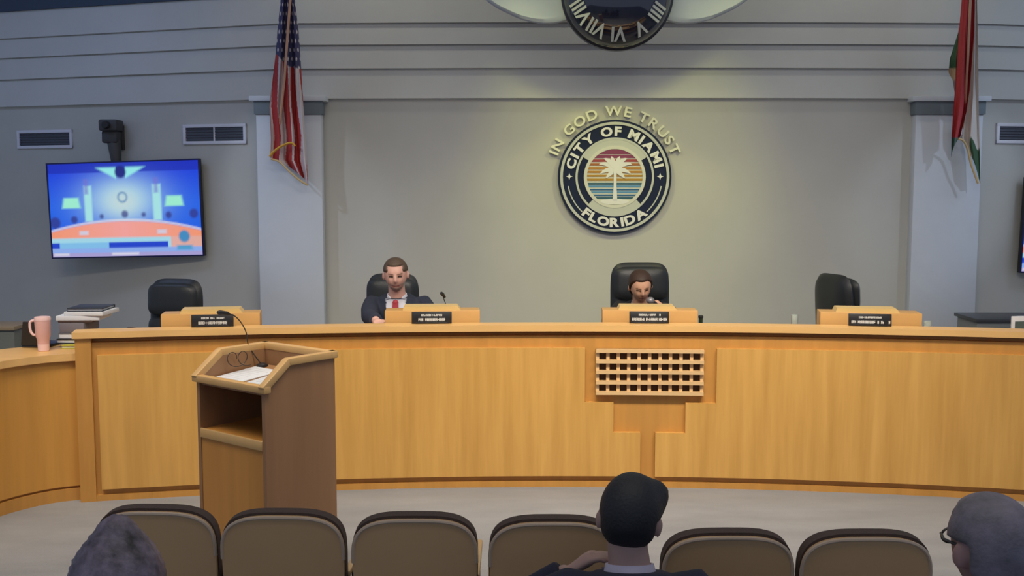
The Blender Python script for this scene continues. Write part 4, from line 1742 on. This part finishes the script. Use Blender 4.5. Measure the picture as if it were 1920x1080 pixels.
M_MIXHAIR = mat('greying_dark_hair', (0.052, 0.045, 0.048), 0.55, var=0.6, vscale=(16, 16, 9), col2=(0.26, 0.21, 0.28), bump=0.2, bscale=90)
pl_, HMl = person('audience member with greying dark hair gathered to a peak', None, 0.1, lean=6, head=(-14, 0, -4), head_at=W(220, 1098, 2.40), skin=(0.26, 0.16, 0.13), hair=hair_cone, hair_col=M_MIXHAIR,
       coat=mat('charcoal_top', (0.03, 0.03, 0.035), 0.85), torso_len=0.35, neck=0.070, headfwd=0.03, hair_noise=0.002, hip_floor=0.41)
hip_l = pl_.location
audience_seat(hip_l, 'auditorium seat under the audience member with greying dark hair')


# grey-haired man with glasses on the right
def hair_grey(d):
    x, y, z = d
    line = -0.62 + 0.45 * max(0, y + 0.6) if y < 0.35 else 0.55
    if abs(x) > 0.84 and -0.4 < y < 0.35 and z < 0.15:
        return -1
    k = (z - line) / 0.25
    if k < 0:
        return -1
    return 0.012 * min(1, k + 0.1)


M_GREYHAIR = mat('grey_hair', (0.14, 0.135, 0.145), 0.6, var=0.35, vscale=(10, 10, 12), col2=(0.28, 0.24, 0.30), bump=0.2, bscale=110)
pr_, HMr = person('grey-haired man with glasses, seen from behind in the audience', None, 0.0, lean=4, head=(-4, 9, 0), head_at=W(1858, 1028, 2.3), skin=(0.33, 0.19, 0.17), hair=hair_grey, hair_col=M_GREYHAIR,
                  coat=mat('slate_jacket', (0.04, 0.045, 0.06), 0.85), torso_len=0.43, neck=0.09, headfwd=0.02, hip_floor=0.43)
hip_r = pr_.location
audience_seat(hip_r, 'auditorium seat under the grey-haired man with glasses')
gl = MB()
for s in (-1, 1):
    gl.tube([HMr @ Vector((s * 0.082, -0.01, 0.012)), HMr @ Vector((s * 0.083, 0.05, 0.012)), HMr @ Vector((s * 0.060, 0.100, 0.012))], 0.0035, 6)
    pts = [HMr @ Vector((s * 0.036 + 0.023 * math.cos(2 * PI * k / 16), 0.100, 0.006 + 0.017 * math.sin(2 * PI * k / 16))) for k in range(17)]
    gl.tube(pts, 0.003, 6)
gl.tube([HMr @ Vector((-0.013, 0.102, 0.008)), HMr @ Vector((0.013, 0.102, 0.008))], 0.003, 6)
gl.build('glasses', M_PLASTIC, pr_)
for ob in list(bpy.data.objects):
    if '_hm' in ob.keys():
        del ob['_hm']

# ================================================================== SMALL THINGS
# pink tumbler
tb = WZ(82, 658, SD_Z)
tum = thing('tumbler', 'pink insulated tumbler with side handle on the side desk', 'tumbler', tb, R(8))
MB().lathe([(0.030, 0.0), (0.033, 0.004), (0.034, 0.045)], 28).build('base_band', M_PINKL, tum)
MB().lathe([(0.034, 0.045), (0.036, 0.075), (0.044, 0.095), (0.047, 0.19)], 28).build('cup', M_PINK, tum)
MB().lathe([(0.048, 0.19), (0.049, 0.20), (0.046, 0.212), (0.02, 0.216)], 28).build('lid', M_PINKL, tum)
hd = [(-0.040, 0, 0.190), (-0.062, 0, 0.188), (-0.074, 0, 0.175), (-0.073, 0, 0.13), (-0.060, 0, 0.105), (-0.040, 0, 0.098)]
MB().tube(smooth_pts([Vector(q) for q in hd], 3), 0.008, 10).build('handle', M_PINKL, tum)


def slab(name, label, cat, px0, px1, z0, z1, Y, dep, m, rz=0.0, group=None, pages=None):
    a, b = W(px0, 620, Y), W(px1, 620, Y)
    c = Vector(((a.x + b.x) / 2, Y + dep / 2, z0))
    wd = b.x - a.x
    if pages:
        r = thing(name, label, cat, c, rz, group)
        h = z1 - z0
        MB().box((0, 0, 0.003), (wd, dep, 0.006), 0.001).build('cover', m, r)
        MB().box((0, 0, h - 0.003), (wd, dep, 0.006), 0.001).build('cover', m, r)
        MB().box((0, dep / 2 - 0.003, h / 2), (wd, 0.006, h - 0.012), 0.001).build('spine', m, r)
        MB().box((0, -0.004, h / 2), (wd - 0.01, dep - 0.018, h - 0.012)).build('pages', pages, r)
        return r
    o = MB().box((0, 0, (z1 - z0) / 2), (wd, dep, z1 - z0), 0.002).build(name, m, loc=c)
    o.rotation_euler = (0, 0, rz)
    return tag(o, label, cat, group)


SY0 = 6.66
slab('notebook', 'yellow-green notebook at the bottom of the pile on the side desk', 'notebook', 112, 152, SD_Z, SD_Z + 0.022, SY0 - 0.06, 0.2, mat('yellow_cover', (0.45, 0.42, 0.05), 0.6), 0.05, pages=M_PAPER)
slab('binder', 'black binder just above the yellow-green notebook', 'binder', 106, 158, SD_Z + 0.023, SD_Z + 0.052, SY0, 0.24, M_PLASTIC, -0.05, pages=M_PAPER)
slab('binder', 'slate grey binder in the middle of the pile on the side desk', 'binder', 108, 156, SD_Z + 0.053, SD_Z + 0.092, SY0, 0.24, mat('slate_cover', (0.12, 0.13, 0.16), 0.6), 0.03, pages=M_PAPER)
slab('file_box', 'grey document box with a purple tint in the pile on the side desk', 'box', 112, 158, SD_Z + 0.093, SD_Z + 0.155, SY0, 0.24, mat('grey_box', (0.17, 0.155, 0.18), 0.7), -0.02)
slab('folder', 'dark brown folder under the white papers of the pile', 'folder', 108, 172, SD_Z + 0.156, SD_Z + 0.168, SY0 + 0.01, 0.25, mat('brown_folder', (0.07, 0.04, 0.03), 0.7), 0.04)
slab('paper_stack', 'thick stack of white papers below the topmost dark binder', 'paper', 104, 184, SD_Z + 0.169, SD_Z + 0.198, SY0 + 0.01, 0.26, M_PAPER, 0.06)
slab('paper_stack', 'white papers pushed out to one side directly under the dark binder', 'paper', 122, 196, SD_Z + 0.199, SD_Z + 0.224, SY0 + 0.01, 0.25, M_PAPER, -0.05)
slab('binder', 'dark blue-black binder topping the pile on the side desk', 'binder', 126, 192, SD_Z + 0.225, SD_Z + 0.246, SY0 + 0.02, 0.24, mat('ink_cover', (0.03, 0.035, 0.05), 0.5), 0.04, pages=M_PAPER)

# open laptop seen from behind
lp = WZ(56, 655, SD_Z)
lap = thing('laptop', 'black laptop with raised lid beside the pink tumbler', 'laptop', (lp.x, lp.y + 0.05, SD_Z), R(-6))
MB().box((0, 0.12, 0.009), (0.17, 0.22, 0.016), 0.004).build('keyboard_base', M_PLASTIC, lap)
MB().prism([(-0.085, 0), (0.085, 0), (0.085, 0.15), (-0.055, 0.15)], -0.005, 0.005, Matrix.Translation((0, 0.01, 0.018)) @ Matrix.Rotation(R(8), 4, 'X')).build('lid', M_PLASTIC, lap, smooth=0)

# low counter at the far left
cb0 = W(-60, 612, 8.2)
ct = thing('side_counter', 'low grey counter with thin wooden cap behind the side desk', 'counter', (W(-20, 612, 8.2).x - 0.2, 8.35, 0.0))
zt = W(10, 612, 8.2).z
MB().box((0, 0, (zt - 0.03) / 2), (0.78, 0.3, zt - 0.03), 0.004).build('body', mat('counter_grey', (0.16, 0.17, 0.155), 0.7), ct)
MB().box((0, 0, zt - 0.015), (0.80, 0.34, 0.03), 0.004).build('cap', mat('counter_cap', (0.32, 0.24, 0.15), 0.5), ct)

# credenza at the far right behind the ledge
cz = W(1880, 597, 9.0).z
xa, xb = W(1832, 600, 9.0).x, W(1990, 600, 9.0).x
cr_ = thing('credenza', 'grey credenza with thin dark top beside the red-flag pilaster', 'cabinet', ((xa + xb) / 2, 9.2, 0.0))
MB().box((0, 0, (cz - 0.03) / 2 + 0.02), (xb - xa, 0.40, cz - 0.07), 0.004).build('body', mat('credenza_grey', (0.22, 0.24, 0.24), 0.6), cr_)
MB().box((0, 0, cz - 0.015), (xb - xa + 0.04, 0.46, 0.028), 0.004).build('top', mat('credenza_top', (0.05, 0.055, 0.065), 0.35), cr_)
for k in range(3):
    MB().box((-(xb - xa) / 3 + k * (xb - xa) / 3, -0.205, cz / 2), ((xb - xa) / 3 - 0.012, 0.016, cz - 0.16), 0.003).build('door', mat('credenza_grey', (0.22, 0.24, 0.24), 0.6), cr_)
MB().box((0, 0, 0.02), (xb - xa - 0.06, 0.34, 0.04)).build('plinth', M_PLASTIC, cr_)
# white framed monitor on the writing surface
mq = W(1915, 612, 7.05)
mo = thing('desk_monitor', 'small white-framed monitor peeking over the dais ledge', 'monitor', (mq.x + 0.08, 7.08, 0.90), R(12))
zz = W(1905, 601, 7.0).z - 0.90
MB().box((0, 0.012, zz / 2 + 0.02), (0.28, 0.02, zz - 0.04 + 0.04), 0.004).build('frame', M_WHITE, mo)
MB().box((0.0, 0.001, zz / 2 + 0.012), (0.245, 0.004, zz - 0.05)).build('panel', mat('monitor_dark', (0.10, 0.14, 0.13), 0.3), mo)
MB().box((0, 0.03, 0.006), (0.16, 0.12, 0.012), 0.003).build('foot', M_WHITE, mo)

# drinking glasses and dark cup on the desk


def glass(px, pytop, Y, r, label):
    t = W(px, pytop, Y)
    h = t.z - 0.90
    g = MB()
    g.lathe([(r * 0.80, 0.0), (r, h), (r - 0.003, h), (r * 0.80 - 0.003, 0.006)], 20)
    o = g.build('drinking_glass', M_GLASS, loc=(t.x, Y, 0.90))
    return tag(o, label, 'glass')


glass(1490, 590, 7.05, 0.024, 'clear drinking glass on the dais between the two chairs')
glass(1739, 602, 7.0, 0.026, 'short clear drinking glass beside the riser box by the pilaster')
t = W(1314, 591, 7.05)
cup = thing('dark_cup', 'small dark cup beside the riser box of the person at the microphone', 'cup', (t.x, 7.05, 0.90))
hcup = t.z - 0.90
MB().lathe([(0.012, 0.0), (0.014, hcup * 0.9), (0.016, hcup * 0.9)], 20).build('body', mat('dark_green_plastic', (0.015, 0.03, 0.015), 0.4), cup)
MB().lathe([(0.017, hcup * 0.9), (0.017, hcup * 0.97), (0.012, hcup)], 20).build('lid', M_PLASTIC, cup)
